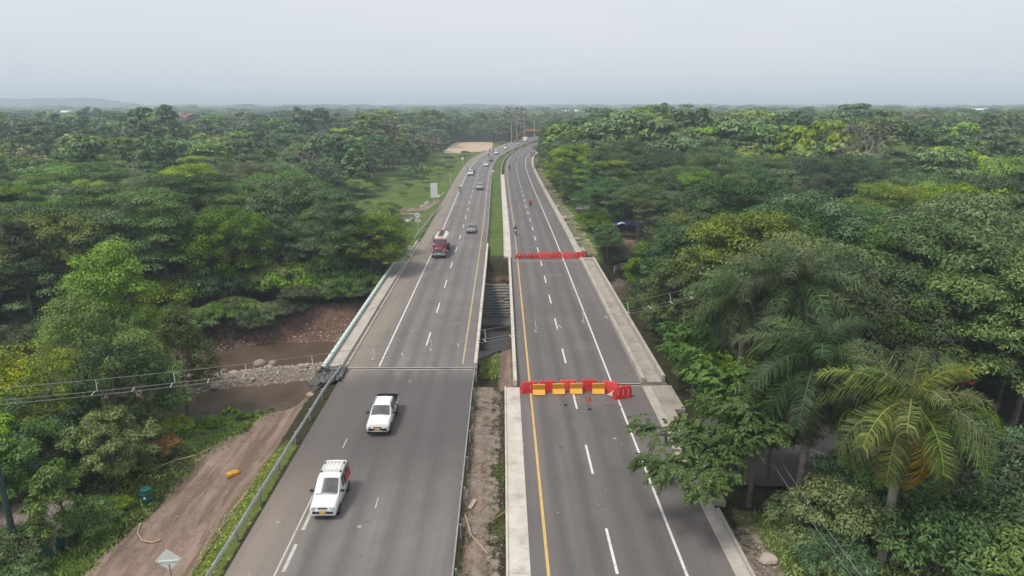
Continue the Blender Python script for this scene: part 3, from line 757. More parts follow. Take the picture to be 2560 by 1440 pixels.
def tree_meshes(name, seed, h=11.0, rad=5.0, style='round', leaves=9000, size=0.42, mat='leaf_mid', bark='bark', nclump=90, r0=0.22, trunk_frac=0.45, flowers=None):
    g = np.random.default_rng(seed)
    C = []; Rr = []
    lobes = g.uniform(0.75, 1.25, 9)
    for i in range(nclump):
        th = g.uniform(0, 2 * math.pi); lob = lobes[int(th / (2 * math.pi) * 9) % 9]
        if style == 'umbrella':
            rr = math.sqrt(g.random()) * rad * lob; z = h * (0.98 - 0.30 * (rr / rad) ** 2) - g.uniform(0, 0.16) * h
            cr = g.uniform(0.55, 1.05) * rad * 0.24; C.append((rr * math.cos(th), rr * math.sin(th), z)); Rr.append(cr)
        elif style == 'round':
            u_ = g.uniform(-0.6, 1); rr = rad * lob * math.sqrt(max(0, 1 - (u_ * 0.95) ** 2)) * g.uniform(0.72, 1.0); z = h * 0.60 + u_ * h * 0.38
            C.append((rr * math.cos(th), rr * math.sin(th), z)); Rr.append(g.uniform(0.6, 1.1) * rad * 0.24)
        elif style == 'tall':
            s_ = g.random(); rr = rad * (0.35 + 0.75 * math.sin(math.pi * min(1, s_ * 0.85 + 0.15))) * g.uniform(0.4, 1.05) * lob * (1 - 0.5 * s_); z = h * (0.36 + 0.62 * s_)
            C.append((rr * math.cos(th), rr * math.sin(th), z)); Rr.append(g.uniform(0.6, 1.1) * rad * 0.26)
        elif style == 'tiers':
            lv = g.integers(0, 4); rr = math.sqrt(g.random()) * rad * (1.05 - 0.18 * lv) * lob; z = h * (0.5 + 0.15 * lv) + g.uniform(-.03, .03) * h
            C.append((rr * math.cos(th), rr * math.sin(th), z)); Rr.append(g.uniform(0.5, 1.0) * rad * 0.25)
        elif style == 'bush':
            rr = math.sqrt(g.random()) * rad * lob; z = h * (0.25 + 0.62 * math.sqrt(max(0, 1 - (rr / (rad * 1.3)) ** 2)) * g.uniform(0.55, 1.0))
            C.append((rr * math.cos(th), rr * math.sin(th), z)); Rr.append(g.uniform(0.6, 1.1) * rad * 0.30)
    C, Rr = np.array(C), np.array(Rr)
    flat = {'umbrella': 0.42, 'tiers': 0.40}.get(style, 0.68)
    Q, T = clump_leaves(g, C, Rr, leaves, size, flat)
    extra = None
    if flowers:
        idx = np.zeros(len(Q), int); top = Q[:, 0, 2] > np.quantile(Q[:, 0, 2], flowers[2]); pick = top & (g.random(len(Q)) < flowers[1])
        idx[pick] = 1; extra = ([flowers[0]], idx)
    crown = quads_mesh("crown", Q, T, mat, extra)
    mb = MB()
    sel = g.choice(len(C), min(len(C), 16), replace=False)
    limb_tubes(mb, g, (0, 0, -0.6), (g.normal() * 0.3, g.normal() * 0.3, h * (trunk_frac + 0.18)), C[sel] - np.array([0, 0, 0.2]), r0)
    trunk = mb.mesh("trunk", bark, 60)
    return trunk, crown
def bare_meshes(name, seed, h=9.0, rad=4.0, bark='bark_pale', levels=4, wisps=0):
    g = np.random.default_rng(seed); mb = MB(); tips = []
    def grow(p, d, ln, r, lv):
        q1 = p + d * ln * 0.5 + g.normal(size=3) * ln * 0.06; q2 = p + d * ln + g.normal(size=3) * ln * 0.09
        mb.tube([tuple(p), tuple(q1), tuple(q2)], [r, r * 0.8, r * 0.6], 5 if lv < 2 else 4, cap=False)
        tips.append(q2)
        if lv >= levels: return
        for _ in range(g.integers(2, 4)):
            nd_ = unit((d + g.normal(size=3) * 0.55 + np.array([0, 0, 0.12]))[None])[0]
            grow(q2, nd_, ln * g.uniform(0.6, 0.85), r * 0.58, lv + 1)
    grow(np.array([0, 0, -0.4]), unit(np.array([[g.normal() * .08, g.normal() * .08, 1]]))[0], h * 0.36, 0.025 * h, 0)
    trunk = mb.mesh("trunk", bark, 60)
    tw = MB(); 
    for tp in tips[1:]:
        for _ in range(3):
            e = tp + g.normal(size=3) * 0.10 * h + np.array([0, 0, 0.04 * h]); tw.tube([tuple(tp), tuple(e)], [0.018, 0.006], 3, cap=False)
    crown = tw.mesh("crown", bark)
    if wisps:
        n = wisps; tp = np.array(tips)[g.integers(0, len(tips), n)] + g.normal(size=(n, 3)) * 0.35
        D = unit(g.normal(size=(n, 3))); N = unit(g.normal(size=(n, 3)) + np.array([0, 0, 0.6])); Ln = g.uniform(0.2, 0.4, n)
        crown = quads_mesh("crown", leaf_quads(tp, D, N, Ln, Ln * 0.5), g.random(n), 'leaf_brown')
    return trunk, crown
def bamboo_meshes(seed, h=10, n_c=26, leaves=7000, mat='leaf_yellow', spread=2.2):
    g = np.random.default_rng(seed); mb = MB(); P = []; Dd = []
    for _ in range(n_c):
        a = g.uniform(0, 2 * math.pi); lean = g.uniform(0.2, 1.0) * spread; hh = h * g.uniform(0.7, 1.05)
        pts = [np.array([math.cos(a) * (0.4 + lean * s_ ** 2 * 1.2), math.sin(a) * (0.4 + lean * s_ ** 2 * 1.2), hh * (s_ - 0.14 * s_ ** 4) - 0.4]) for s_ in np.linspace(0, 1, 7)]
        mb.tube([tuple(p_) for p_ in pts], [0.05 * (1 - 0.75 * i / 6) for i in range(7)], 4, cap=False)
        k = leaves // n_c; s_ = g.uniform(0.25, 1, k) ** 0.8 * 6; i0 = np.minimum(s_.astype(int), 5); fr = s_ - i0; pa = np.array(pts)
        P.append(pa[i0] * (1 - fr)[:, None] + pa[i0 + 1] * fr[:, None] + g.normal(size=(k, 3)) * np.array([0.42, 0.42, 0.3]))
        dd = np.stack([np.full(k, math.cos(a)), np.full(k, math.sin(a)), np.full(k, -0.5)], 1) + g.normal(size=(k, 3)) * 0.5; Dd.append(unit(dd))
    P, Dd = np.concatenate(P), np.concatenate(Dd); n = len(P)
    N = unit(g.normal(size=(n, 3)) * 0.4 + np.array([0, 0, 1])); Ln = g.uniform(0.28, 0.5, n)
    T = np.clip(0.15 + 0.55 * P[:, 2] / h + g.normal(size=n) * 0.15, 0, 1)
    return mb.mesh("stems", 'palm_shaft', 60), quads_mesh("crown", leaf_quads(P, Dd, N, Ln, Ln * 0.22), T, mat)
def frond_mesh(seed, ln=4.2, nleaf=70, mat='frond_green', droop=1.0, leaf_len=0.75):
    """one feather frond leaving the origin along +X"""
    g = np.random.default_rng(seed); S = np.linspace(0, 1, 12)
    def rach(s_): 
        a = 0.8 - s_ * (1.5 + 0.45 * droop)
        return a
    pts = [np.zeros(3)]
    for i in range(1, 12):
        a = rach(S[i]); pts.append(pts[-1] + np.array([math.cos(a), 0.02 * math.sin(5 * S[i] + seed), math.sin(a)]) * ln / 11)
    pa = np.array(pts)
    mb = MB(); mb.tube([tuple(x) for x in pts], [0.05 * (1 - 0.85 * s_) + 0.006 for s_ in S], 4, cap=False)
    V = []; T = []
    for side in (-1, 1):
        for k in range(nleaf):
            s_ = 0.10 + 0.90 * (k + g.random()) / nleaf; x = s_ * 11; i = min(int(x), 10); fr = x - i
            p0 = pa[i] * (1 - fr) + pa[i + 1] * fr; tg = unit((pa[i + 1] - pa[i])[None])[0]
            L_ = leaf_len * (0.55 + 0.75 * math.sin(math.pi * min(1, s_ * 0.9 + 0.08))) * g.uniform(0.85, 1.12)
            up = np.array([-tg[2], 0, tg[0]])
            d1 = unit((np.array([0, side, 0]) * 0.85 + tg * 0.55 + up * g.uniform(-0.25, 0.75))[None])[0]
            d2 = unit((d1 + np.array([0, 0, -1.0 - 0.7 * g.random()]))[None])[0]
            m_ = p0 + d1 * L_ * 0.5; e = m_ + d2 * L_ * 0.55; w = tg * 0.022
            V.append([p0 - w, p0 + w, m_ + w * 1.5, m_ - w * 1.5]); V.append([m_ - w * 1.5, m_ + w * 1.5, e + w * 0.3, e - w * 0.3])
            tt = np.clip(0.45 + g.normal() * 0.2, 0, 1); T += [tt, np.clip(tt + 0.12, 0, 1)]
    V = np.array(V); n = len(V)
    verts = mb.v + [tuple(x) for x in V.reshape(-1, 3)]; o = len(mb.v)
    faces = mb.f + [tuple(o + 4 * k + j for j in range(4)) for k in range(n)]
    me = bpy.data.meshes.new("frond"); me.from_pydata(verts, [], faces); me.materials.append(MATS[mat])
    add_attr(me, "tint", [0.9] * o + list(np.repeat(T, 4)))
    return me

def plant(name, label, cat, meshes, loc, rz=0.0, s=1.0, sz=None, group=None, names=("trunk", "crown")):
    o = empty(name, (loc[0], loc[1], gz(loc[0], loc[1]) if len(loc) < 3 else loc[2]), rz, label, cat, group)
    o.scale = (s, s, sz or s)
    for nm, me_ in zip(names, meshes): link_mesh(nm, me_, o)
    return o
def palm(loc, top, label, fl, seed, mat='frond_green', nf=17, ln=4.2, gold=None, lean=(0, 0)):
    g = np.random.default_rng(seed); z0 = gz(loc[0], loc[1]); h = top - z0
    o = empty("royal_palm", (loc[0], loc[1], z0), 0, label, "palm", "royal palms beside the closed road")
    prof = [0.26, 0.24, 0.22, 0.23, 0.24, 0.22, 0.19]
    pts = [(lean[0] * s_ * s_, lean[1] * s_ * s_, -0.4 + (h - 0.9) * s_) for s_ in np.linspace(0, 1, 7)]
    MB().tube(pts, prof, 12).build("trunk", "palm_bark", o, smooth_angle=60)
    tx, ty, tz = pts[-1]
    MB().tube([(tx, ty, tz), (tx, ty, tz + 0.5), (tx, ty, tz + 1.1)], [0.2, 0.19, 0.08], 10).build("crownshaft", "palm_shaft", o, smooth_angle=60)
    ms = [frond_mesh(seed * 10 + k, ln * fl, 66, mat, d_, 1.0) for k, d_ in enumerate((0.2, 0.9, 1.5))]
    mg = frond_mesh(seed * 10 + 7, ln * fl, 60, 'frond_gold', 1.6, 0.85) if gold is not None else None
    for k in range(nf):
        az = k * 2.39996 + g.normal() * 0.15; s_ = (k + 0.5) / nf
        tilt = -0.8 + 1.5 * s_ + g.normal() * 0.1          # young fronds upright, old ones hanging
        v_ = 0 if s_ < 0.35 else (1 if s_ < 0.75 else 2)
        f_ = link_mesh("frond", ms[v_], o, (tx, ty, tz + 1.0 - 0.3 * s_), (0, tilt, az)); f_.scale = (1, 1, 1) if s_ > .2 else (.8, .8, .8)
    mo = frond_mesh(seed * 10 + 8, ln * fl * 0.9, 50, 'frond_old', 1.7, 0.85)
    for k in range(5):
        f_ = link_mesh("frond", mo, o, (tx, ty, tz + 0.55), (0, 0.75 + 0.3 * g.random(), 1.3 * k + g.random())); tag(f_, "brownish old frond hanging down")
    if gold is not None:
        for az, tl in gold:
            f_ = link_mesh("frond", mg, o, (tx, ty, tz + 0.7), (0, tl, az)); tag(f_, "golden dying frond hanging against the trunk")
    MB().tube([(tx, ty, tz + 0.9), (tx + .03, ty, tz + 2.3)], [0.05, 0.012], 5).build("spear_leaf", mat if False else "palm_shaft", o)
    return o

# ------------------------------------------------------------------ forest
kinds = {
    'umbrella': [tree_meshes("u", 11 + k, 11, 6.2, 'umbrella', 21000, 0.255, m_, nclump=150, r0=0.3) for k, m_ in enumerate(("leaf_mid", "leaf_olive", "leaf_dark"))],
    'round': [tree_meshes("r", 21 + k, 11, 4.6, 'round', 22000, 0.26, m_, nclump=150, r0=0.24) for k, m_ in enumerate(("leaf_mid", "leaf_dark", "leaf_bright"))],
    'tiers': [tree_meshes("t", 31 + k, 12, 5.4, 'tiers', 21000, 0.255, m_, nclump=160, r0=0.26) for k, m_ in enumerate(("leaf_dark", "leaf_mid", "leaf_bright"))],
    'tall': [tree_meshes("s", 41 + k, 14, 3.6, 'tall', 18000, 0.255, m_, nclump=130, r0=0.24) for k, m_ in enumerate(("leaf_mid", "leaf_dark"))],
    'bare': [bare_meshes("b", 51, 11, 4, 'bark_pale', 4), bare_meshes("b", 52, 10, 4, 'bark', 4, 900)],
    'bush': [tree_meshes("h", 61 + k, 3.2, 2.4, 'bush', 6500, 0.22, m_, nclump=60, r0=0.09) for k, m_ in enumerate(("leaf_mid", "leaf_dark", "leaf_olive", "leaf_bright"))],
}
LOOK = {'umbrella': "wide flat-topped", 'round': "rounded leafy", 'tiers': "tall layered", 'tall': "slender upright", 'bare': "bare twiggy", 'bush': "low leafy"}
def clear(x, y):
    u_ = x - float(cshift(y)); d = abs(float(river_d(x, y)))
    if -19.5 < u_ < 16.5: return True
    if u_ > 0 and 34 < y < 50 and u_ < 34: return True
    if u_ > 0 and u_ < 19.5 and y < 60: return True
    if 0 < u_ < 17.6: return True
    if u_ > 0 and 112 < y < 132 and u_ < 27: return True
    if 15 < x < 24 and 94 < y < 118: return True
    if 15 < u_ < 21.5 and 134 < y < 160: return True
    if u_ < 0 and y < 58 and u_ > -29: return True
    if u_ < 0 and y < 62: return True
    if d < 13.5 and -48 < x < 30: return True
    if d < 18.5 and -52 < x < -10 and y > 60: return True
    if d < 9: return True
    if u_ < 0 and 112 < y < 166 and u_ > -24: return True
    if u_ < 0 and 160 < y < 262 and u_ > -50 + 0.16 * (y - 160): return True
    if u_ < 0 and 250 < y < 350 and u_ > -29: return True
    if -35 < x < -2 and 345 < y < 475: return True
    if u_ < 0 and 350 <= y < 480 and u_ > -20: return True
    if abs(y - (168 + 0.6 * (x + 17))) < 5 and -50 < x < -14: return True
    if np.hypot(x, y) > 480 and vnoise(x, y, 0.004, 8) > 0.66: return True
    return False
cand = []
def scatter(y0, y1, cell, g):
    for y in np.arange(y0, y1, cell):
        hw = 0.80 * y + 14
        for x in np.arange(-hw, hw, cell):
            px, py = x + g.uniform(-.42, .42) * cell, y + g.uniform(-.42, .42) * cell
            if not clear(px, py): cand.append((px, py))
g0 = np.random.default_rng(99)
scatter(50, 120, 6.4, g0); scatter(120, 240, 8.2, g0); scatter(240, 620, 11.0, g0)
cand.sort(key=lambda p_: math.hypot(p_[0], p_[1]))
def canopy(x, y):
    d = math.hypot(x, y); u_ = x - float(cshift(y)); n_ = float(vnoise(x, y, 0.022, 21)); n2_ = float(vnoise(x, y, 0.09, 22))
    h = 9.5 + 4.0 * n_ + 2.5 * n2_
    if u_ > 0: h += 2.4 * float(sstep(d, 130, 240)) - 2.6 * float(sstep(d, 300, 520))
    else: h += 1.2 * float(sstep(d, 220, 420)) - 1.0 - 1.6 * float(sstep(d, 420, 600))
    if d > 260: h += (float(vnoise(x, y, 0.05, 23)) - 0.4) * 3.6 * min(1, d / 500)
    if d > 300 and n2_ > 0.80: h += 4.0
    if u_ > 0 and u_ < 24: h *= 0.86
    h *= 0.78 + 0.5 * float(vnoise(x * 1.7 + 31, y * 1.3, 0.21, 24))
    if -0.31 < x / y < -0.09 and 96 < y < 172: h = min(h, 26 * (1 - y / 176))
    return h
N_IND = 270
seen_groups = {}
far_pts = []
def species(x, y, g):
    n_ = float(vnoise(x, y, 0.03, 31)); u_ = x - float(cshift(y)); r_ = g.random()
    if r_ < 0.085: return 'bare'
    if n_ < 0.33: return 'umbrella' if r_ < 0.6 else 'tiers'
    if n_ < 0.68: return 'round' if r_ < 0.72 else ('tall' if r_ < 0.85 else 'umbrella')
    return 'tiers' if r_ < 0.5 else ('umbrella' if r_ < 0.8 else 'round')
def zone(x, y):
    u_ = x - float(cshift(y))
    if u_ < 0:
        if y < 118: return "on the far riverbank " + ("nearest the teal pipe" if x > -32 else "left of the pipe end" if x > -46 else "behind the tall bright tree" if x > -64 else "towards the left edge")
        return "in the left forest " + ("by the grass clearing" if u_ > -48 else "beyond the riverbank row" if x > -90 else "near the bleached dead tree" if x > -120 else "at its left edge")
    if y < 118: return "right of the bridge " + ("hugging its parapet" if u_ < 24 else "behind the royal palms" if x < 38 else "behind the pale-flowered tree" if x < 56 else "towards the right edge")
    return "in the right forest " + ("bordering the closed road" if u_ < 30 else "behind the roadside stalls" if x < 60 else "mid canopy" if x < 95 else "at its right edge")
HREF = {'umbrella': 11, 'round': 11, 'tiers': 12, 'tall': 14, 'bare': 10.5}
VN = {'umbrella': ("green", "olive", "dark green"), 'round': ("green", "dark green", "bright green"), 'tiers': ("dark green", "green", "bright green"), 'tall': ("green", "dark green"), 'bare': ("pale", "brown")}
hd_keep = [(-32.5, 64, 5), (-41, 56, 5), (-37, 60, 4), (21.5, 46, 4), (19.2, 38, 4)]
ind = 0
for (x, y) in cand:
    if any(math.hypot(x - a, y - b_) < r_ for a, b_, r_ in hd_keep): continue
    infr = abs(x - 0.0143 * y) < 0.80 * y + 4
    sp = species(x, y, g0); v_ = int(g0.integers(0, len(kinds[sp]))); hh = canopy(x, y); s_ = hh / HREF[sp] * g0.uniform(0.85, 1.15)
    if hh < 3.4: continue
    if sp == 'bare' and y < 130: sp, v_ = 'tiers', 0
    if g0.random() < 0.05 and y > 90: continue
    if ind < N_IND and y < 240:
        lab = f"{'tall ' if hh > 13.2 else 'low ' if hh < 10.6 else ''}{LOOK[sp].replace('tall ', '')} {VN[sp][v_]} tree {zone(x, y)}"
        plant({'bare': "bare_tree"}.get(sp, "forest_tree"), lab, "tree", kinds[sp][v_], (x, y), g0.uniform(0, 6.28), max(s_, 0.7) * g0.uniform(0.85, 1.25), s_, "forest trees " + zone(x, y)); ind += 1
    else:
        if sp == 'umbrella' and s_ > 1.3: sp, v_ = 'round', min(v_, 1)
        far_pts.append((x, y, sp, v_, s_))

# far wood: one mass, instanced low trees
protos = bpy.data.collections.new("far_wood_shapes")
pi = {}
def proto(key, **kw):
    g = np.random.default_rng(kw.pop('seed')); 
    tr, cr = tree_meshes("f", int(g.integers(1, 9999)), **kw)
    bm = bmesh.new(); bm.from_mesh(cr); nf = len(bm.faces); bm.from_mesh(tr); bm.faces.ensure_lookup_table()
    for f_ in bm.faces[nf:]: f_.material_index = 1
    me_ = bpy.data.meshes.new("far_tree"); bm.to_mesh(me_); bm.free(); me_.materials.append(cr.materials[0]); me_.materials.append(MATS["bark"])
    o = bpy.data.objects.new("far_tree", me_); protos.objects.link(o); pi[key] = len(pi)
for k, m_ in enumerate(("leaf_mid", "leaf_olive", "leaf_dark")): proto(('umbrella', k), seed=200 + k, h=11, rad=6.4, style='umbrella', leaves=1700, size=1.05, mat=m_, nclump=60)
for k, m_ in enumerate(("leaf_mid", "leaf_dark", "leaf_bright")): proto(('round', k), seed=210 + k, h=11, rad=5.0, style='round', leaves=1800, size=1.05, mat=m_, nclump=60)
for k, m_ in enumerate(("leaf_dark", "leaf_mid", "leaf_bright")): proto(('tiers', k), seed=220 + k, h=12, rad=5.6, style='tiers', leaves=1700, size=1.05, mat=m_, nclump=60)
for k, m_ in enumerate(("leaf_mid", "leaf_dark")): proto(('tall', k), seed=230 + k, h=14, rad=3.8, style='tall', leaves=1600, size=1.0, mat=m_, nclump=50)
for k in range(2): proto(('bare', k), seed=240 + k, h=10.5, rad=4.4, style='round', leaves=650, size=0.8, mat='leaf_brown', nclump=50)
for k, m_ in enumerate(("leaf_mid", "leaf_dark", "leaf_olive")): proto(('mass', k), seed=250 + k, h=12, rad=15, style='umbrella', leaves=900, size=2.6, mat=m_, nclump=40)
# names in a collection are sorted, so far_tree, far_tree.001 ... keep their order
P3, RT, SC, IX = [], [], [], []
for x, y, sp, v_, s_ in far_pts:
    P3.append((x, y, gz(x, y))); RT.append(g0.uniform(0, 6.28)); s2 = s_ * g0.uniform(1.0, 1.2); SC.append((s2, s2, s_)); IX.append(pi[(sp, v_)])
cand = []
scatter(620, 1500, 19.0, g0)
for x, y in cand:
    sp = species(x, y, g0); v_ = int(g0.integers(0, len(kinds[sp]))); s_ = min(1.75, canopy(x, y) / HREF[sp] * g0.uniform(0.85, 1.1)); s2 = s_ * g0.uniform(1.35, 1.8)
    P3.append((x, y, gz(x, y))); RT.append(g0.uniform(0, 6.28)); SC.append((s2, s2, s_)); IX.append(pi[(sp, v_)])
cand = []
y = 1500.0
while y < 7500:
    st = 26 + (y - 1500) * 0.022; hw = 0.8 * y + 14
    for x in np.arange(-hw, hw, st):
        px, py = x + g0.uniform(-.45, .45) * st, y + g0.uniform(-.45, .45) * st
        n_ = float(vnoise(px, py, 0.0035, 41)); s_ = (0.75 + 0.45 * n_ + (0.5 if g0.random() > 0.93 else 0)) * g0.uniform(0.85, 1.15)
        if vnoise(px, py, 0.004, 8) > 0.72 and y < 2500: continue
        P3.append((px, py, -1.3)); RT.append(g0.uniform(0, 6.28)); SC.append((st / 22, st / 22, s_)); IX.append(pi[('mass', int(g0.integers(0, 3)))])
    y += st * 1.3
P3 = np.array(P3); me = bpy.data.meshes.new("far_wood"); me.vertices.add(len(P3)); me.vertices.foreach_set("co", P3.astype(np.float32).ravel())
add_attr(me, "rot", RT)
a = me.attributes.new("sc", 'FLOAT_VECTOR', 'POINT'); a.data.foreach_set("vector", np.array(SC, np.float32).ravel())
a = me.attributes.new("idx", 'INT', 'POINT'); a.data.foreach_set("value", np.array(IX, np.int32))
fw = tag(link_mesh("far_wood", me), "distant forest reaching across the plain to the horizon", "forest", kind="stuff")
ng = bpy.data.node_groups.new("far_wood_scatter", 'GeometryNodeTree')
ng.interface.new_socket("Geometry", in_out='INPUT', socket_type='NodeSocketGeometry'); ng.interface.new_socket("Geometry", in_out='OUTPUT', socket_type='NodeSocketGeometry')
gi, go = ng.nodes.new("NodeGroupInput"), ng.nodes.new("NodeGroupOutput")
iop = ng.nodes.new("GeometryNodeInstanceOnPoints"); ci = ng.nodes.new("GeometryNodeCollectionInfo")
ci.inputs["Collection"].default_value = protos; ci.inputs["Separate Children"].default_value = True; ci.inputs["Reset Children"].default_value = True
def gattr(nm, ty):
    n_ = ng.nodes.new("GeometryNodeInputNamedAttribute"); n_.data_type = ty; n_.inputs["Name"].default_value = nm; return n_.outputs["Attribute"]
cx = ng.nodes.new("ShaderNodeCombineXYZ")
ng.links.new(gattr("rot", 'FLOAT'), cx.inputs["Z"])
ng.links.new(gi.outputs[0], iop.inputs["Points"]); ng.links.new(ci.outputs[0], iop.inputs["Instance"])
iop.inputs["Pick Instance"].default_value = True
ng.links.new(gattr("idx", 'INT'), iop.inputs["Instance Index"])
ng.links.new(cx.outputs[0], iop.inputs["Rotation"]); ng.links.new(gattr("sc", 'FLOAT_VECTOR'), iop.inputs["Scale"])
ng.links.new(iop.outputs[0], go.inputs[0])
fw.modifiers.new("scatter", 'NODES').node_group = ng

# ------------------------------------------------------------------ individual trees and palms near the viewer
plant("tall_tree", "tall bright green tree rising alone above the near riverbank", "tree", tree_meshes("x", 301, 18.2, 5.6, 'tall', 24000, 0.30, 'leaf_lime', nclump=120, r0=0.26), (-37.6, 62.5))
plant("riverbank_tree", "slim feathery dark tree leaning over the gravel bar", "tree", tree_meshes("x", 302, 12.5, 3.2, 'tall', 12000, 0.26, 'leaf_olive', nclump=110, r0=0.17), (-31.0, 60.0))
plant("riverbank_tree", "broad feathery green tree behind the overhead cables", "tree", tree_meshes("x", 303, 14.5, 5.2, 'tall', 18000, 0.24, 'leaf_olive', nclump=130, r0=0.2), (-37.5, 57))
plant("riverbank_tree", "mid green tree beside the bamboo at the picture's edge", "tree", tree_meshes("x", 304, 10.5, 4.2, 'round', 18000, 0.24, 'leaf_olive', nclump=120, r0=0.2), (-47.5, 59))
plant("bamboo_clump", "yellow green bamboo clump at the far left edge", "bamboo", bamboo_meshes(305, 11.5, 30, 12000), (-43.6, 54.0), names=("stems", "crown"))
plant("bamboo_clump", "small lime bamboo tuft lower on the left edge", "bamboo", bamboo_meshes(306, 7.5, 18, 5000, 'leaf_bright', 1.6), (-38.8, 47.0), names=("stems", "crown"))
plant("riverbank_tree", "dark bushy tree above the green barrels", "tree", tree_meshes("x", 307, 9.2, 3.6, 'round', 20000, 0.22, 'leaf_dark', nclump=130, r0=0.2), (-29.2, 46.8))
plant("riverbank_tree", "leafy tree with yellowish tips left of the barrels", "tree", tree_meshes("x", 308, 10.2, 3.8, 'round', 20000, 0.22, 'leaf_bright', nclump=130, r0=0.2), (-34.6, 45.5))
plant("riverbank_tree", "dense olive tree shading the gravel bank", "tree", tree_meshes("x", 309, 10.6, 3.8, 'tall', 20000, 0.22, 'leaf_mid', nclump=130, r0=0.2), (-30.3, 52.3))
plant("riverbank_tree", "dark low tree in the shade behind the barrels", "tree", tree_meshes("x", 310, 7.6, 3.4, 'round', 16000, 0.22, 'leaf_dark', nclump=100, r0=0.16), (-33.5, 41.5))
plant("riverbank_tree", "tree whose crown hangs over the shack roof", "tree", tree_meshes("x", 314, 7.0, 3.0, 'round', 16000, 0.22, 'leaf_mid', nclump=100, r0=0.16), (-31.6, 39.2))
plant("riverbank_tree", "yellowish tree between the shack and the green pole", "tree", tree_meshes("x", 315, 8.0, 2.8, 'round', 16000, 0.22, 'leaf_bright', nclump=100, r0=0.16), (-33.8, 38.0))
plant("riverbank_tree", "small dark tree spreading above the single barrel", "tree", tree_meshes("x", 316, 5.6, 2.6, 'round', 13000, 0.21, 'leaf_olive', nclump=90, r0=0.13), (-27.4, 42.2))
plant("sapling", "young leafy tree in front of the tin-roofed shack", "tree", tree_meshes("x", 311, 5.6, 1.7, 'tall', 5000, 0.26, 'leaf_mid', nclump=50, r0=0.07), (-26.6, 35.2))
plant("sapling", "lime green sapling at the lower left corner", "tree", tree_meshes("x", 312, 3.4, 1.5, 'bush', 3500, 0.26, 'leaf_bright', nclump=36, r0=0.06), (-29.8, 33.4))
plant("dead_bush", "brownish dried bush at the edge of the dirt ramp", "bush", tree_meshes("x", 313, 1.6, 1.1, 'bush', 2600, 0.2, 'leaf_orange', nclump=24, r0=0.05), (-25.7, 46.2))
for k, (x, y, hh, lab) in enumerate([(-25.4, 57.4, 3.3, "papaya-like plant with a flat leafy top by the river"), (-22.6, 58.2, 3.0, "second broad-leaved plant nearer the guardrail by the river"), (-24.6, 58.6, 2.3, "smallest broad-leaved plant between the two taller ones")]):
    plant("papaya_plant", lab, "plant", tree_meshes("x", 320 + k, hh, 1.15, 'umbrella', 900, 0.34, 'leaf_bright', nclump=16, r0=0.05, trunk_frac=0.6), (x, y), group="papaya plants by the river")
plant("dead_tree", "tall bleached dead tree with bare forked limbs above the canopy", "tree", bare_meshes("x", 330, 15, 5, 'bark_pale', 3), (-87, 152), 0.4, 1.0, 1.05)
plant("bare_tree", "bare twiggy tree on the far riverbank", "tree", bare_meshes("x", 331, 8, 4, 'bark', 4, 1800), (-41, 92), 1.4)
# right hand side
palm((20.9, 31.3), 9.0, "nearest royal palm with one golden frond at lower right", 1.22, 41, 'frond_lime', 28, 4.2, [(-1.35, 1.05)], (0.25, 0.3))
palm((19.0, 37.6), 9.0, "middle royal palm with drooping old fronds above the forecourt", 1.28, 42, 'frond_green', 30, 4.3)
palm((21.4, 46.0), 11.6, "tallest royal palm behind the forecourt", 1.3, 43, 'frond_green', 30, 4.4)
palm((18.6, 48.6), 9.6, "royal palm nearest the bridge corner", 1.25, 44, 'frond_green', 28, 4.2)
def pinnate_tree(loc, label, seed, branches, h, mat='leaf_mid'):
    """thin trunk with long feathery sprays reaching out"""
    g = np.random.default_rng(seed); z0 = gz(*loc); o = empty("feathery_tree", (loc[0], loc[1], z0), 0, label, "tree")
    mb = MB(); limb_tubes(mb, g, (0, 0, -0.5), (0.2, 0.1, h * 0.75), branches, 0.17, bend=0.4)
    mb.build("trunk", "bark", o, smooth_angle=60)
    C, D, N, Ln = [], [], [], []
    for bx in branches:
        bx = np.array(bx, float); start = bx * np.array([0.45, 0.45, 0.92])
        for _ in range(66):
            s_ = g.uniform(-0.35, 1.05); p0 = start + (bx - start) * s_ + g.normal(size=3) * np.array([.35, .35, .28])
            dr_ = unit((g.normal(size=3) * np.array([1, 1, 0.25]) + (bx - start) * 0.25 + np.array([0, 0, -0.15]))[None])[0]
            L_ = g.uniform(0.6, 1.0); n_ = unit((g.normal(size=3) * 0.25 + np.array([0, 0, 1]))[None])[0]; sd_ = np.cross(dr_, n_)
            for k in range(20):
                for sg in (-1, 1):
                    q0 = p0 + dr_ * L_ * (0.15 + 0.85 * k / 20) + np.array([0, 0, -0.26 * (k / 20) ** 2])
                    ld = unit((sd_ * sg + dr_ * 0.5 + np.array([0, 0, -0.35]) + g.normal(size=3) * 0.2)[None])[0]; C.append(q0 + ld * 0.11); D.append(ld); N.append(n_ + g.normal(size=3) * 0.3); Ln.append(0.23)
    C, D, N, Ln = map(np.array, (C, D, N, Ln)); N = unit(N)
    link_mesh("crown", quads_mesh("crown", leaf_quads(C, D, N, Ln, Ln * 0.36), np.clip(0.34 + g.normal(size=len(C)) * 0.2, 0, 1), mat), o)
    return o
pinnate_tree((15.4, 36.6), "feathery tree reaching out over the closed road", 61, [(-6.9, 1.9, 4.7), (-7.4, -2.6, 4.6), (-6.4, -3.8, 4.6), (-5.0, -5.2, 4.4), (-4.2, 1.2, 5.4), (-3.4, -3.0, 5.0), (-4.8, -1.2, 5.2), (-2.6, 3.0, 6.0), (-1.2, 0.6, 6.6), (1.0, -1.2, 5.8), (-2.0, -1.6, 5.6), (0.6, 2.2, 6.2)], 7.0, 'leaf_mid')
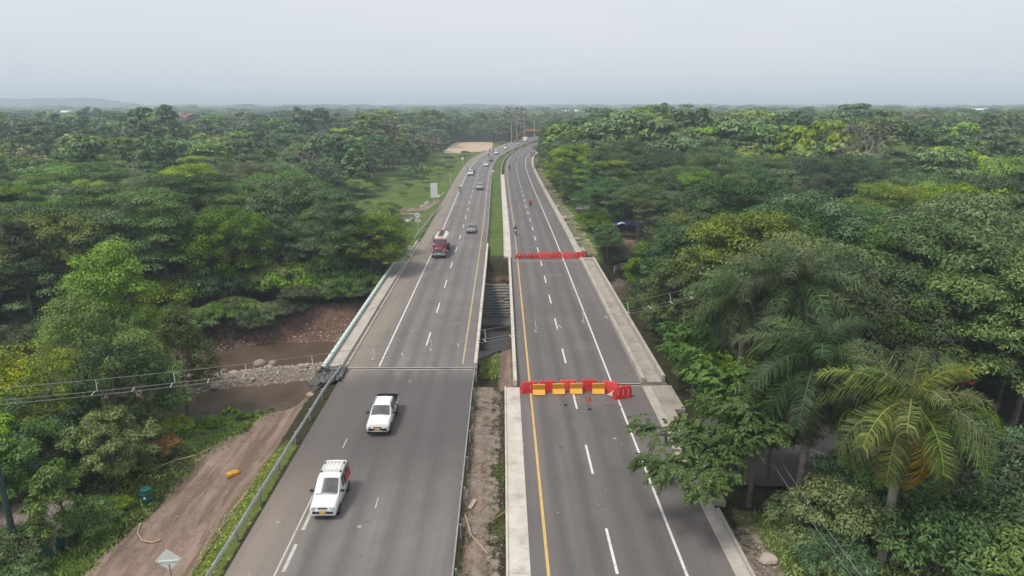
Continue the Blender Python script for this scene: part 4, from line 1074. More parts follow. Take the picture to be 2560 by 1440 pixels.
pinnate_tree((15.7, 41.5), "second feathery tree behind, beside the concrete apron", 62, [(-2.0, -0.4, 5.0), (-2.2, 1.8, 6.0), (-1.4, 3.2, 6.6), (0.6, 0.8, 7.0), (1.4, -1.4, 5.6), (-0.8, -1.6, 4.6)], 7.0, 'leaf_mid')
pinnate_tree((17.6, 39.4), "thin feathery tree between the palm and the forecourt", 64, [(-1.8, -0.8, 4.4), (-1.4, 1.6, 5.2), (1.4, 0.8, 5.6), (0.4, -1.6, 4.8), (-0.2, 0.4, 6.2), (1.8, -1.2, 4.2)], 6.2, 'leaf_bright')
pinnate_tree((16.2, 52.5), "feathery tree whose sprays hang over the bridge footway", 63, [(-2.6, 0.4, 4.6), (-2.0, 2.6, 5.6), (-1.6, -2.2, 5.0), (0.8, 1.4, 6.2), (1.6, -1.0, 5.4), (-0.4, 0.2, 6.4)], 6.6, 'leaf_mid')
plant("roadside_tree", "dark leafy tree crowding the outer bridge parapet", "tree", tree_meshes("x", 340, 9.5, 4.0, 'round', 18000, 0.26, 'leaf_mid', nclump=120, r0=0.2), (18.6, 63))
plant("roadside_tree", "big rounded tree past the middle of the closed bridge", "tree", tree_meshes("x", 341, 11.0, 4.8, 'round', 20000, 0.28, 'leaf_dark', nclump=120, r0=0.24), (21.0, 74))
plant("roadside_tree", "lighter green tree on the near bank beside the closed bridge", "tree", tree_meshes("x", 342, 8.6, 3.8, 'round', 18000, 0.27, 'leaf_bright', nclump=120, r0=0.2), (20.0, 85))
plant("flowering_tree", "tree with red flowers behind the palms", "tree", tree_meshes("x", 343, 6.0, 3.2, 'round', 12000, 0.30, 'leaf_dark', nclump=90, r0=0.14, flowers=('flower_red', 0.30, 0.5)), (33.6, 47.6))
plant("flowering_tree", "broad olive tree dotted with pale flowers on the right", "tree", tree_meshes("x", 344, 10.0, 7.0, 'umbrella', 26000, 0.26, 'leaf_olive', nclump=190, r0=0.28, flowers=('flower_white', 0.02, 0.7)), (37.5, 62))
plant("roadside_tree", "shady olive tree between the palms and red flowers", "tree", tree_meshes("x", 345, 8.2, 5.0, 'tiers', 18000, 0.26, 'leaf_olive', nclump=120, r0=0.2), (29.0, 52.5))
plant("roadside_tree", "dark tree at the right edge behind the flowers", "tree", tree_meshes("x", 346, 8.0, 4.6, 'round', 18000, 0.26, 'leaf_dark', nclump=110, r0=0.2), (42.5, 52))
for k, (x, y, s_, lab) in enumerate([(23.5, 30.5, 1.35, "bright bush to the right of the nearest palm trunk"), (26.4, 32.2, 1.5, "leafy bush at the right edge below the palm"), (19.2, 32.8, 1.1, "bush between the two cable lines"), (17.6, 30.2, 0.7, "low bush by the pale rock"),
        (22.8, 35.3, 1.25, "bush on the near edge of the forecourt"), (29.6, 34.8, 1.6, "large bush at the right edge of the forecourt"), (26.0, 28.4, 1.3, "bush in the bottom right corner"), (31.5, 39.0, 1.5, "tall bush behind the nearest palm"), (17.9, 34.2, 0.7, "small bush by the thin trunks")]):
    plant("bush", lab, "bush", kinds['bush'][(0, 1, 2, 1)[k % 4]], (x, y), k * 1.3, s_, s_ * 1.05, "bushes around the palms")
# bushes along edges
bz = np.random.default_rng(5)
def bushes(label, group, pts):
    for (x, y, s_) in pts:
        v_ = int(bz.integers(0, 4)); size_ = "small" if s_ < .75 else "large" if s_ > 1.35 else "medium"; x_ = x - float(cshift(y))
        place = zone(x, y).split(" ", 3)[-1] if False else ("" if "near riverbank" in label else (" nearest the pipe" if x > -28 else " left of the pipe end" if x > -40 else " below the lime tree" if x > -52 else " towards the left edge") if "far" in label else "")
        if "verge" in label or "forest edge" in label or "closed bridge" in label: place = " beside the bridge" if y < 96 else " by its far corner" if y < 118 else " before the kiosk" if y < 160 else " past the kiosk" if y < 210 else " near the bend"
        if "clearing" in label: place = " by the drain chute" if y < 145 else " in its middle" if y < 232 else " at its far end"
        plant("bush", f"{size_} {('green', 'dark green', 'olive', 'bright green')[v_]} {label}{place}", "bush", kinds['bush'][v_], (x, y), bz.uniform(0, 6.28), s_, s_ * bz.uniform(.8, 1.2), group)
bushes("bush under the far riverbank trees", "bushes on the far riverbank", [(x, float(np.interp(x, _rx, _ry)) + (bz.uniform(16.3, 18.5) if x > -25 else bz.uniform(13.8, 17.5)), bz.uniform(.55, 1.05)) for x in np.arange(-64, -17.5, 1.0)])
bushes("bush on the near riverbank", "bushes on the near riverbank", [(-26.2, 55.2, .6), (-28, 56.5, .8), (-31.5, 50, 1.0), (-27.3, 50.5, .55), (-36.8, 50.5, 1.2), (-39.5, 52, 1.3), (-33.0, 55.5, 1.0), (-28.3, 33.6, .9), (-26.6, 36.9, .75), (-25.6, 38.7, .4), (-27.6, 31.6, .7), (-27.0, 44.2, .5), (-30.8, 43.8, .8), (-36.6, 47.5, 1.2)])
bushes("bush along the forest edge", "bushes along the right forest edge", [(17.6 + float(cshift(y)) + bz.uniform(-.4, 1.6), y, bz.uniform(.6, 1.25)) for y in list(np.arange(56, 92, 2.4)) + list(np.arange(164, 260, 4.5))])
bushes("bush around the grass clearing", "bushes at the edge of the clearing", [(-24.5, 118, 1.1), (-26, 123, 1.4), (-27.5, 128, 1.2), (-29, 134, 1.4), (-30.5, 141, 1.2), (-21.5, 116, 1.2), (-20.0, 114.5, .9), (-45, 190, 1.8), (-42.5, 193, 1.9), (-47, 187, 1.6), (-40, 196, 1.4), (-36, 178, .4), (-39, 172, .5), (-30, 215, .5), (-26, 222, .6), (-24, 250, .8), (-22, 238, .5), (-34, 228, .7), (-40, 212, .8), (-20.5, 262, .6), (-25, 270, .9), (-21, 290, .7), (-24, 305, .9), (-19, 320, .7), (-22.5, 200, .35), (-28, 190, .45), (-33, 240, 1.0), (-29, 256, 1.1), (-36, 250, 1.2), (-18.5, 340, .8)])
bushes("undergrowth between the far bank trunks", "undergrowth on the far riverbank", [(x, float(np.interp(x, _rx, _ry)) + bz.uniform(20, 25), bz.uniform(1.3, 2.0)) for x in np.arange(-66, -20, 2.2)])
bushes("undergrowth bush right of the closed bridge", "undergrowth right of the bridge", [(bz.uniform(18, 34), bz.uniform(52, 92), bz.uniform(1.0, 1.9)) for k in range(26)])
bushes("undergrowth bush around the roadside stalls", "undergrowth by the stalls", [(18.5, 113.5, .8), (20.5, 112.5, .7), (18.6, 129, 1.5), (20.5, 132, 1.6), (26.5, 117.5, 1.2), (29, 118, 1.5), (19.2, 117.6, 0.5), (20.8, 140, 1.0), (22.5, 138, 1.6), (23.5, 150, 1.8), (23.5, 165, 1.8)])
for k, (x, y, s_, sp, v_, lab) in enumerate([(17.9, 111.5, .52, 'round', 1, "dark tree at the far corner of the closed bridge"), (18.6, 134.5, .85, 'tall', 1, "slim dark tree between stall and kiosk"), (20.3, 129.5, .95, 'umbrella', 2, "spreading tree shading the blue stall"), (25.0, 120.3, .95, 'umbrella', 0, "spreading green tree over the far stall"),
        (23.0, 146.5, .9, 'round', 0, "rounded tree by the verge before the kiosk"), (22.2, 152.5, 1.05, 'tall', 0, "upright tree beside the kiosk"), (18.9, 166, .9, 'round', 1, "dark rounded tree just past the kiosk"), (18.6, 176, 1.0, 'tall', 1, "slim dark tree leaning to the verge past the kiosk"), (19.0, 188, 1.05, 'round', 0, "green roadside tree halfway to the bend"), (18.2, 200, 1.05, 'tiers', 0, "layered dark tree halfway to the bend"),
        (18.0, 214, 1.15, 'round', 1, "dark roadside tree near the start of the bend"), (17.6, 228, 1.2, 'tiers', 0, "layered roadside tree near the start of the bend"), (17.8, 244, 1.25, 'round', 1, "tall dark tree at the start of the bend"), (19.5, 262, 1.3, 'tiers', 0, "layered dark tree on the bend"), (22.0, 282, 1.4, 'round', 1, "big dark tree on the bend")]):
    plant("verge_tree", lab, "tree", kinds[sp][v_], (x, y), k * 1.7, s_, s_ * 1.02, "trees along the closed road's verge")
# small banana tufts in the clearing
for k, (x, y) in enumerate([(-31, 243), (-28.5, 246), (-33, 247)]):
    plant("banana_plant", "pale banana plant at the back of the grass clearing", "plant", tree_meshes("x", 350 + k, 3.6, 2.0, 'bush', 260, 1.3, 'leaf_mid', nclump=12, r0=0.12), (x, y), 0, 1, group="banana plants in the clearing")
# ------------------------------------------------------------------ vehicles (front faces -Y, origin on the ground under the front axle centre line)
def ring(st):
    y, zb, zs, zt, wb, ws, wt = st
    h = [(0, zb), (wb * 0.9, zb), (wb, zb + 0.10), (ws, zb + (zs - zb) * 0.6), (ws * 0.985, zs), (wt, zt - 0.05 * min(1, (zt - zs) / 0.3)), (wt * 0.93, zt), (0, zt + 0.03)]
    return [Vector((x, y, z)) for x, z in h] + [Vector((-x, y, z)) for x, z in h[-2:0:-1]]
def loft(sts):
    mb = MB(); rs = [ring(s) for s in sts]; n = len(rs[0])
    for r_ in rs: mb.v += [tuple(p_) for p_ in r_]
    for i in range(len(rs) - 1):
        for k in range(n): mb.f.append((i * n + k, i * n + (k + 1) % n, (i + 1) * n + (k + 1) % n, (i + 1) * n + k))
    mb.f.append(tuple(range(n))[::-1]); e = (len(rs) - 1) * n; mb.f.append(tuple(e + k for k in range(n)))
    return mb
def panel(corners, inset, off, thick=0.012):
    """thin pane on the quad a-b-c-d (counter-clockwise from outside), inset towards its middle"""
    c = sum(corners, Vector()) / 4; q_ = [c + (p_ - c) * (1 - inset) for p_ in corners]
    n = (q_[1] - q_[0]).cross(q_[3] - q_[0]).normalized()
    a = [p_ + n * off for p_ in q_]; b_ = [p_ + n * (off - thick) for p_ in q_]
    return MB().add(a + b_, [(0, 1, 2, 3), (7, 6, 5, 4), (0, 4, 5, 1), (1, 5, 6, 2), (2, 6, 7, 3), (3, 7, 4, 0)])
def screen(ra, rb, inset):
    """curved pane spanning the body between two rings"""
    n = len(ra); idx = (n - 6, n - 6 - 0, 7, 6)
    lo = [ra[n - 6], (ra[n - 6] + ra[7]) / 2 + Vector((0, 0, 0.012)), ra[7], (ra[6] + ra[7]) / 2 + Vector((0, 0, 0.012)), ra[6]]
    hi = [rb[n - 6], (rb[n - 6] + rb[7]) / 2 + Vector((0, 0, 0.012)), rb[7], (rb[6] + rb[7]) / 2 + Vector((0, 0, 0.012)), rb[6]]
    nrm = (lo[4] - lo[0]).cross(hi[0] - lo[0]).normalized()
    if nrm.z < 0: nrm = -nrm
    P_ = []
    for row, other in ((lo, hi), (hi, lo)):
        P_.append([p_ + (o_ - p_) * inset + (row[2] - p_) * inset * 0.8 for p_, o_ in zip(row, other)])
    v = [p_ + nrm * 0.016 for r_ in P_ for p_ in r_] + [p_ - nrm * 0.01 for r_ in P_ for p_ in r_]
    f = [(k, k + 1, k + 6, k + 5) for k in range(4)] + [(k + 15, k + 16, k + 11, k + 10) for k in range(4)]
    f += [(k + 10, k + 11, k + 1, k) for k in range(4)] + [(k + 5, k + 6, k + 16, k + 15) for k in range(4)] + [(0, 5, 15, 10), (4, 14, 19, 9)]
    return MB().add(v, f)
WHEELS = {}
def wheel(o, x, y, r, w, side):
    key = (round(r, 3), round(w, 3))
    if key not in WHEELS:
        tyre = MB().lathe([(r * 0.62, -w / 2), (r * 0.93, -w / 2), (r, -w * 0.32), (r, w * 0.32), (r * 0.93, w / 2), (r * 0.62, w / 2)], 20, 'X').mesh("tyre", "rubber", 40)
        rim = MB().lathe([(r * 0.63, -w * 0.4), (r * 0.6, -w * 0.52), (r * 0.2, -w * 0.42), (r * 0.08, -w * 0.5), (r * 0.08, w * 0.5), (r * 0.2, w * 0.42), (r * 0.6, w * 0.52), (r * 0.63, w * 0.4)], 14, 'X').mesh("rim", "rim_metal", 40)
        WHEELS[key] = (tyre, rim)
    ty = link_mesh("wheel", WHEELS[key][0], o, (x, y, r)); link_mesh("rim", WHEELS[key][1], ty)
def car(name, label, loc, rz, paint_, sts, ws_i, rear_i, side_ws, wheels, wr=0.31, group="vehicles on the old carriageway", plate=True, mirrors=True, cat="car", rack=False, bed=None, detail=True, lampz=None):
    o = empty(name, loc, rz, label, cat, group)
    body = loft(sts).build("body", paint_, o, smooth_angle=38)
    rs = [ring(s) for s in sts]; N_ = len(rs[0])
    def P(i, k): return rs[i][k]
    def Lft(i, k): return rs[i][(N_ - k) % N_]
    a, b_ = ws_i
    screen(rs[a], rs[b_], 0.045).build("windshield", "window_glass", o, smooth_angle=40)
    if rear_i:
        a, b_ = rear_i; screen(rs[a], rs[b_], 0.08).build("rear_window", "window_glass", o, smooth_angle=40)
    for (i, j) in side_ws:
        panel([P(i, 4), P(j, 4), P(j, 5), P(i, 5)], 0.10, 0.010).build("side_window", "window_glass", o)
        panel([Lft(j, 4), Lft(i, 4), Lft(i, 5), Lft(j, 5)], 0.10, 0.010).build("side_window", "window_glass", o)
    wmax = max(s[5] for s in sts)
    arch = MB().lathe([(wr * 1.18, -0.02), (wr * 1.18, 0.02)], 18, 'X').mesh("arch_shade", "black_plastic")  # dark disc on the uncut body, standing in for the wheel well's shade
    for yw in wheels:
        for s_ in (-1, 1):
            link_mesh("arch_shade", arch, o, (s_ * (wmax - 0.006), yw, wr + 0.03)); wheel(o, s_ * (wmax - 0.075), yw, wr, 0.20, s_)
    y0, zb = sts[0][0], sts[0][1]; w0 = sts[0][5]; zt0 = sts[0][3]; lz = lampz or zt0 - 0.10
    if detail:
        MB().box((0, y0 - 0.012, zb + 0.20), (w0 * 1.75, 0.05, 0.13)).build("bumper_grille", "black_plastic", o, bevel=0.01)
        MB().box((0, y0 - 0.016, lz), (w0 * 0.8, 0.04, 0.06)).build("grille", "black_plastic", o, bevel=0.008)
        for s_ in (-1, 1):
            MB().box((s_ * w0 * 0.76, y0 + 0.02, lz + 0.0), (0.26, 0.10, 0.13), rz=s_ * -0.35).build("headlight", "lamp_glass", o, bevel=0.02)
    if detail:
        yh = sts[ws_i[0]][0] - 0.03; zh = sts[ws_i[0]][3]
        for (i, j) in side_ws:
            for yy in (sts[j][0],):
                for s_ in (-1, 1): MB().box((s_ * (wmax + 0.001), yy, (zb + sts[i][2]) / 2 + 0.08), (0.006, 0.018, sts[i][2] - zb - 0.2)).build("door_gap", "black_plastic", o)
        for s_ in (-1, 1): MB().box((s_ * (wmax + 0.006), sts[side_ws[0][1]][0] - 0.14, sts[side_ws[0][1]][2] - 0.10), (0.03, 0.16, 0.035)).build("door_handle", "black_plastic", o)
        MB().box((0, yh, zh + 0.022), (sts[ws_i[0]][6] * 1.7, 0.05, 0.018)).build("wiper_cowl", "black_plastic", o)
    if plate: MB().box((0, y0 - 0.045, zb + 0.24), (0.36, 0.016, 0.17)).build("number_plate", "plate_yellow", o)
    if mirrors:
        yb = sts[ws_i[0]][0] + 0.25; zb_ = sts[ws_i[0]][3] + 0.08
        for s_ in (-1, 1):
            MB().box((s_ * (wmax + 0.13), yb, zb_), (0.20, 0.10, 0.15)).box((s_ * (wmax + 0.0), yb + 0.02, zb_ - 0.05), (0.12, 0.05, 0.05)).build("wing_mirror", "black_plastic", o, bevel=0.01)
    return o
# microvan with roof rack
van_st = [(-0.62, 0.36, 0.72, 0.80, .66, .70, .62), (-0.55, 0.30, 0.80, 0.92, .76, .78, .68), (0.02, 0.28, 0.92, 1.06, .79, .81, .70), (0.42, 0.28, 0.98, 1.16, .79, .81, .76), (1.22, 0.28, 1.02, 1.80, .79, .81, .69), (1.30, 0.28, 1.02, 1.82, .79, .81, .69),
          (2.10, 0.28, 1.02, 1.88, .79, .81, .69), (2.95, 0.28, 1.02, 1.87, .79, .81, .69), (3.28, 0.30, 1.0, 1.80, .78, .80, .66), (3.40, 0.36, 0.96, 1.10, .74, .77, .66)]
van = car("minivan", "white minivan with roof rack and red rear decals, lower lane", (-10.75, 35.4, 0), 0, "white_paint", van_st, (3, 4), (8, 9), [(4, 6), (6, 7), (7, 8)], (0.15, 2.65), 0.29, cat="van", lampz=0.86)
for s_ in (-1, 1):
    for y_ in (1.75, 2.75): MB().box((s_ * 0.60, y_, 1.93), (0.10, 0.10, 0.10)).build("rack_foot", "black_plastic", van)
    MB().tube([(s_ * 0.60, 1.6, 2.0), (s_ * 0.60, 2.9, 2.0)], 0.025, 6).build("rack_rail", "galvanised", van)
for k in range(5): MB().tube([(-0.44 + 0.22 * k, 1.7, 2.01), (-0.44 + 0.22 * k, 2.8, 2.01)], 0.022, 6).build("rack_slat", "white_paint", van)
for y_ in (1.75, 2.75): MB().tube([(-0.62, y_, 1.985), (0.62, y_, 1.985)], 0.022, 6).build("rack_crossbar", "galvanised", van)
for sg in (-1, 1):
    MB().box((sg * 0.815, 2.55, 1.20), (0.012, 1.25, 0.62), ry=sg * -0.06).build("side_decal", "red_decal", van)
    MB().box((sg * 0.82, 1.3, 0.72), (0.03, 1.9, 0.06)).build("door_moulding", "silver_paint", van)
MB().box((0.0, 1.10, 1.66), (0.08, 0.02, 0.07), rx=-0.85).build("inspection_sticker", "white_sign", van)
# double-cab pickup
pk_st = [(-0.80, 0.44, 0.80, 0.88, .72, .76, .66), (-0.72, 0.40, 0.90, 1.02, .82, .84, .72), (-0.1, 0.38, 0.98, 1.10, .85, .86, .74), (0.55, 0.38, 1.02, 1.16, .85, .87, .80), (1.22, 0.38, 1.06, 1.66, .85, .87, .70), (1.32, 0.38, 1.06, 1.68, .85, .87, .66),
         (2.10, 0.38, 1.06, 1.70, .85, .87, .66), (2.80, 0.38, 1.05, 1.66, .85, .87, .65), (3.02, 0.38, 1.05, 1.12, .85, .87, .72), (3.03, 0.38, 0.72, 0.74, .85, .87, .80), (4.35, 0.42, 0.72, 0.74, .85, .87, .80), (4.38, 0.46, 0.70, 0.72, .84, .86, .79)]
pk = car("pickup_truck", "white double-cab pickup truck with black load bed", (-9.35, 45.9, 0), 0, "white_paint", pk_st, (3, 4), (7, 8), [(4, 6), (6, 7)], (0.0, 3.15), 0.36, cat="pickup", lampz=0.80)
for s_ in (-1, 1):
    MB().box((s_ * 0.83, 3.70, 0.93), (0.08, 1.36, 0.44)).build("bed_side", "white_paint", pk, bevel=0.015)
    MB().box((s_ * 0.83, 3.70, 1.165), (0.10, 1.38, 0.03)).build("bed_rail", "black_plastic", pk)
    MB().box((s_ * 0.62, 2.0, 1.735), (0.05, 1.3, 0.03)).build("roof_rail", "silver_paint", pk)
    MB().box((s_ * 0.55, -0.835, 0.56), (0.34, 0.03, 0.07)).build("fog_slot", "black_plastic", pk)
MB().box((0, 4.36, 0.93), (1.66, 0.06, 0.46)).build("tailgate", "black_plastic", pk, bevel=0.01)
MB().box((0, 3.70, 0.765), (1.56, 1.28, 0.03)).build("bed_floor", "rubber", pk)
MB().tube([(-0.78, 3.12, 1.15), (-0.70, 3.12, 1.72), (0.70, 3.12, 1.72), (0.78, 3.12, 1.15)], 0.03, 8).build("roll_bar", "black_plastic", pk)
# generic hatchback / SUV / sedan shapes
hatch = [(-0.72, 0.32, 0.62, 0.70, .68, .72, .62), (-0.62, 0.26, 0.72, 0.82, .78, .80, .68), (0.0, 0.24, 0.84, 0.96, .82, .84, .70), (0.42, 0.24, 0.90, 1.02, .82, .84, .70), (1.15, 0.24, 0.94, 1.44, .82, .84, .60), (1.25, 0.24, 0.94, 1.46, .82, .84, .60), (2.0, 0.24, 0.95, 1.48, .82, .84, .60), (2.75, 0.26, 0.94, 1.38, .81, .83, .58), (3.15, 0.30, 0.90, 0.98, .78, .80, .66), (3.25, 0.36, 0.84, 0.88, .72, .76, .64)]
suvs = [(-0.80, 0.42, 0.80, 0.90, .76, .80, .70), (-0.70, 0.36, 0.92, 1.02, .86, .88, .76), (0.0, 0.34, 1.02, 1.14, .89, .91, .78), (0.50, 0.34, 1.06, 1.20, .89, .91, .78), (1.20, 0.34, 1.10, 1.70, .89, .91, .68), (1.32, 0.34, 1.10, 1.73, .89, .91, .68), (2.2, 0.34, 1.10, 1.76, .89, .91, .68), (3.20, 0.36, 1.10, 1.70, .88, .90, .66), (3.55, 0.40, 1.04, 1.12, .86, .88, .74), (3.62, 0.46, 0.96, 1.0, .80, .84, .70)]
sedan = [(-0.80, 0.32, 0.60, 0.68, .70, .74, .62), (-0.70, 0.26, 0.70, 0.80, .80, .82, .70), (0.0, 0.24, 0.82, 0.92, .84, .85, .72), (0.55, 0.24, 0.86, 0.98, .84, .85, .72), (1.30, 0.24, 0.90, 1.38, .84, .85, .58), (1.42, 0.24, 0.90, 1.40, .84, .85, .58), (2.1, 0.24, 0.90, 1.40, .84, .85, .58), (2.55, 0.24, 0.90, 1.34, .84, .85, .58), (3.05, 0.26, 0.88, 0.98, .83, .84, .70), (3.60, 0.32, 0.82, 0.90, .78, .80, .66)]
def heading(y): return -math.atan2(float(cshift(y + 1) - cshift(y - 1)), 2.0)
def traffic(name, label, lat, y, kind, paint_, cat="car", **kw):
    q_ = rp(lat, y); sts, ws_, rr, sw, wh, wr = {'hatch': (hatch, (3, 4), (7, 8), [(4, 6), (6, 7)], (0.0, 2.5), 0.29), 'suv': (suvs, (3, 4), (7, 8), [(4, 6), (6, 7)], (0.0, 2.75), 0.36), 'sedan': (sedan, (3, 4), (7, 8), [(4, 6), (6, 7)], (0.0, 2.7), 0.30)}[kind]
    return car(name, label, (q_[0], q_[1], 0), heading(y), paint_, sts, ws_, rr, sw, wh, wr, cat=cat, **kw)
traffic("hatchback", "grey hatchback in the inner lane beyond the tanker truck", -5.95, 126, 'hatch', "grey_paint")
traffic("suv", "beige and silver SUV with dark bumper in the inner lane", -6.0, 192, 'suv', "silver_paint")
traffic("van_car", "white van leading two riders along the shoulder line", -10.2, 231, 'suv', "white_paint", "van")
traffic("sedan", "white sedan behind the SUV in the inner lane", -6.0, 266, 'sedan', "white_paint", mirrors=False)
traffic("hatchback", "dark sedan following the white one into the bend", -5.0, 289, 'sedan', "dark_paint", mirrors=False)
traffic("suv", "pale jeep on the bend beside a motorcyclist", -6.2, 328, 'suv', "white_paint", mirrors=False)
traffic("sedan", "white car further round the bend", -7.0, 366, 'sedan', "white_paint", mirrors=False, detail=False)
traffic("hatchback", "grey car seen over the median in the far bend", -5.5, 402, 'hatch', "silver_paint", mirrors=False, detail=False)

# tanker truck
def tanker(loc):
    o = empty("tanker_truck", loc, 0, "maroon tanker truck with white tank crossing the bridge", "truck", "vehicles on the old carriageway")
    MB().box((0, 4.0, 0.85), (0.95, 9.0, 0.26)).build("chassis", "black_plastic", o)
    hood = [(-1.05, 0.95, 1.45, 1.62, .62, .66, .60), (-0.95, 0.90, 1.52, 1.72, .66, .70, .62), (0.55, 0.90, 1.66, 1.92, .78, .82, .74), (0.60, 0.90, 1.66, 1.92, .78, .82, .74)]
    loft(hood).build("bonnet", "maroon_paint", o, smooth_angle=35)
    cab = [(0.50, 0.85, 1.72, 1.92, 1.02, 1.05, .95), (0.62, 0.80, 1.75, 1.98, 1.05, 1.08, .98), (0.92, 0.80, 1.80, 2.72, 1.05, 1.08, .92), (1.02, 0.80, 1.80, 2.76, 1.05, 1.08, .92), (2.05, 0.80, 1.80, 2.80, 1.05, 1.08, .92), (2.15, 0.84, 1.78, 2.74, 1.03, 1.06, .9)]
    loft(cab).build("cab", "maroon_paint", o, smooth_angle=35)
    rs = [ring(s) for s in cab]; n = len(rs[0])
    screen(rs[1], rs[2], 0.08).build("windshield", "window_glass", o)
    panel([rs[3][4], rs[4][4], rs[4][5], rs[3][5]], 0.12, 0.01).build("side_window", "window_glass", o)
    panel([rs[4][n - 4], rs[3][n - 4], rs[3][n - 5], rs[4][n - 5]], 0.12, 0.01).build("side_window", "window_glass", o)
    MB().box((0, 0.95, 2.80), (1.75, 0.3, 0.10)).build("sun_visor", "barrier_ridge", o, bevel=0.02)
    g = empty("grille", (0, -1.08, 1.28)); g.parent = o
    MB().box((0, 0, 0), (1.14, 0.05, 0.66)).build("grille_back", "black_plastic", g)
    mb = MB(); mb.box((0, -0.03, 0.33), (1.22, 0.06, 0.06)).box((0, -0.03, -0.33), (1.22, 0.06, 0.06)).box((-0.58, -0.03, 0), (0.06, 0.06, 0.64)).box((0.58, -0.03, 0), (0.06, 0.06, 0.64)); mb.build("grille_frame", "chrome", g)
    for k in range(6): MB().box((-0.42 + 0.168 * k, -0.03, 0), (0.05, 0.04, 0.60)).build("grille_bar", "chrome", g)
    for s_ in (-1, 1):
        fend = MB(); fend.tube([(s_ * 0.92, -0.95, 0.95), (s_ * 0.92, -0.75, 1.32), (s_ * 0.92, -0.2, 1.42), (s_ * 0.92, 0.45, 1.15)], [0.20, 0.25, 0.26, 0.22], 8); fend.build("fender", "maroon_paint", o, smooth_angle=50)
        MB().lathe([(0.02, -0.03), (0.13, -0.02), (0.14, 0.06), (0.1, 0.1)], 12, 'Y', (s_ * 0.86, -1.0, 1.10)).build("headlight", "lamp_glass", o)
        MB().box((s_ * 1.32, 0.75, 2.25), (0.22, 0.06, 0.42)).box((s_ * 1.18, 0.78, 2.25), (0.2, 0.03, 0.03)).build("wing_mirror", "chrome", o)
        MB().tube([(s_ * 1.12, 2.28, 1.0), (s_ * 1.12, 2.28, 3.1)], 0.055, 8).build("exhaust_stack", "black_plastic", o)
        MB().box((s_ * 1.14, 1.2, 0.72), (0.3, 0.9, 0.35)).build("fuel_tank", "chrome", o, bevel=0.05)
        wheel(o, s_ * 0.98, -0.1, 0.5, 0.28, s_)
        for yw in (5.6, 6.9): wheel(o, s_ * 0.95, yw, 0.5, 0.5, s_)
        MB().box((s_ * 1.18, 5.4, 1.42), (0.05, 6.2, 0.10)).build("side_rail", "maroon_paint", o)
    MB().box((0, -1.22, 0.72), (2.3, 0.14, 0.24)).build("bumper", "chrome", o, bevel=0.03)
    MB().box((0, -1.18, 0.95), (1.9, 0.1, 0.10)).build("bumper_bar", "chrome", o, bevel=0.02)
    MB().box((0, -1.30, 0.84), (0.36, 0.02, 0.15)).build("number_plate", "white_sign", o)
    tk = MB(); N2 = 24
    for y_, k in ((2.40, .90), (2.48, .98), (2.60, 1), (8.3, 1), (8.42, .98), (8.50, .90)):
        for j in range(N2):
            a_ = 2 * math.pi * j / N2; ca, sa = math.cos(a_), math.sin(a_); tk.v.append((1.18 * k * math.copysign(abs(ca) ** 0.8, ca), y_, 2.0 + 0.86 * k * math.copysign(abs(sa) ** 0.8, sa)))
    for i in range(5):
        for j in range(N2): tk.f.append((i * N2 + j, i * N2 + (j + 1) % N2, (i + 1) * N2 + (j + 1) % N2, (i + 1) * N2 + j))
    tk.f.append(tuple(range(N2))[::-1]); tk.f.append(tuple(5 * N2 + j for j in range(N2)))
    tk.build("tank", "white_paint", o, smooth_angle=40)
    MB().box((0, 5.4, 2.90), (0.85, 5.6, 0.07)).build("walkway", "wood", o)
    for s_ in (-1, 1): MB().tube([(s_ * 0.48, 2.7, 3.05), (s_ * 0.48, 8.1, 3.05)], 0.035, 6).build("walkway_rail", "black_plastic", o)
    for y_ in (3.6, 5.3, 7.0): MB().lathe([(0.26, 2.92), (0.26, 3.06), (0.2, 3.12)], 14, 'Z', (0, y_, 0)).build("hatch", "black_plastic", o)
    return o
tanker((-10.25, 105.4, 0))
# yellow and white trucks at the far end of the bend
def far_truck(label, lat, y, cabm, boxm, boxz):
    q_ = rp(lat, y); o = empty("box_truck", (q_[0], q_[1], 0), heading(y), label, "truck", "vehicles on the old carriageway")
    loft([(-0.3, 0.5, 1.3, 1.5, 1.0, 1.05, .95), (0.0, 0.45, 1.35, 2.3, 1.05, 1.08, .95), (1.5, 0.45, 1.35, 2.4, 1.05, 1.08, .95), (1.6, 0.5, 1.3, 2.3, 1.0, 1.05, .9)]).build("cab", cabm, o, smooth_angle=35)
    MB().box((0, -0.12, 1.75), (1.7, 0.10, 0.6), rx=-0.2).build("windshield", "window_glass", o)
    MB().box((0, 4.3, 0.6 + boxz / 2), (2.35, 5.0, boxz)).build("cargo_box", boxm, o, bevel=0.04)
    for s_ in (-1, 1):
        for yw in (0.5, 5.2): wheel(o, s_ * 0.98, yw, 0.48, 0.28, s_)
far_truck("white box truck at the far end of the bend", -6.8, 436, "white_paint", "white_paint", 2.3)
far_truck("yellow truck beside the white one at the far bend", -9.5, 445, "yellow_paint", "yellow_paint", 1.9)

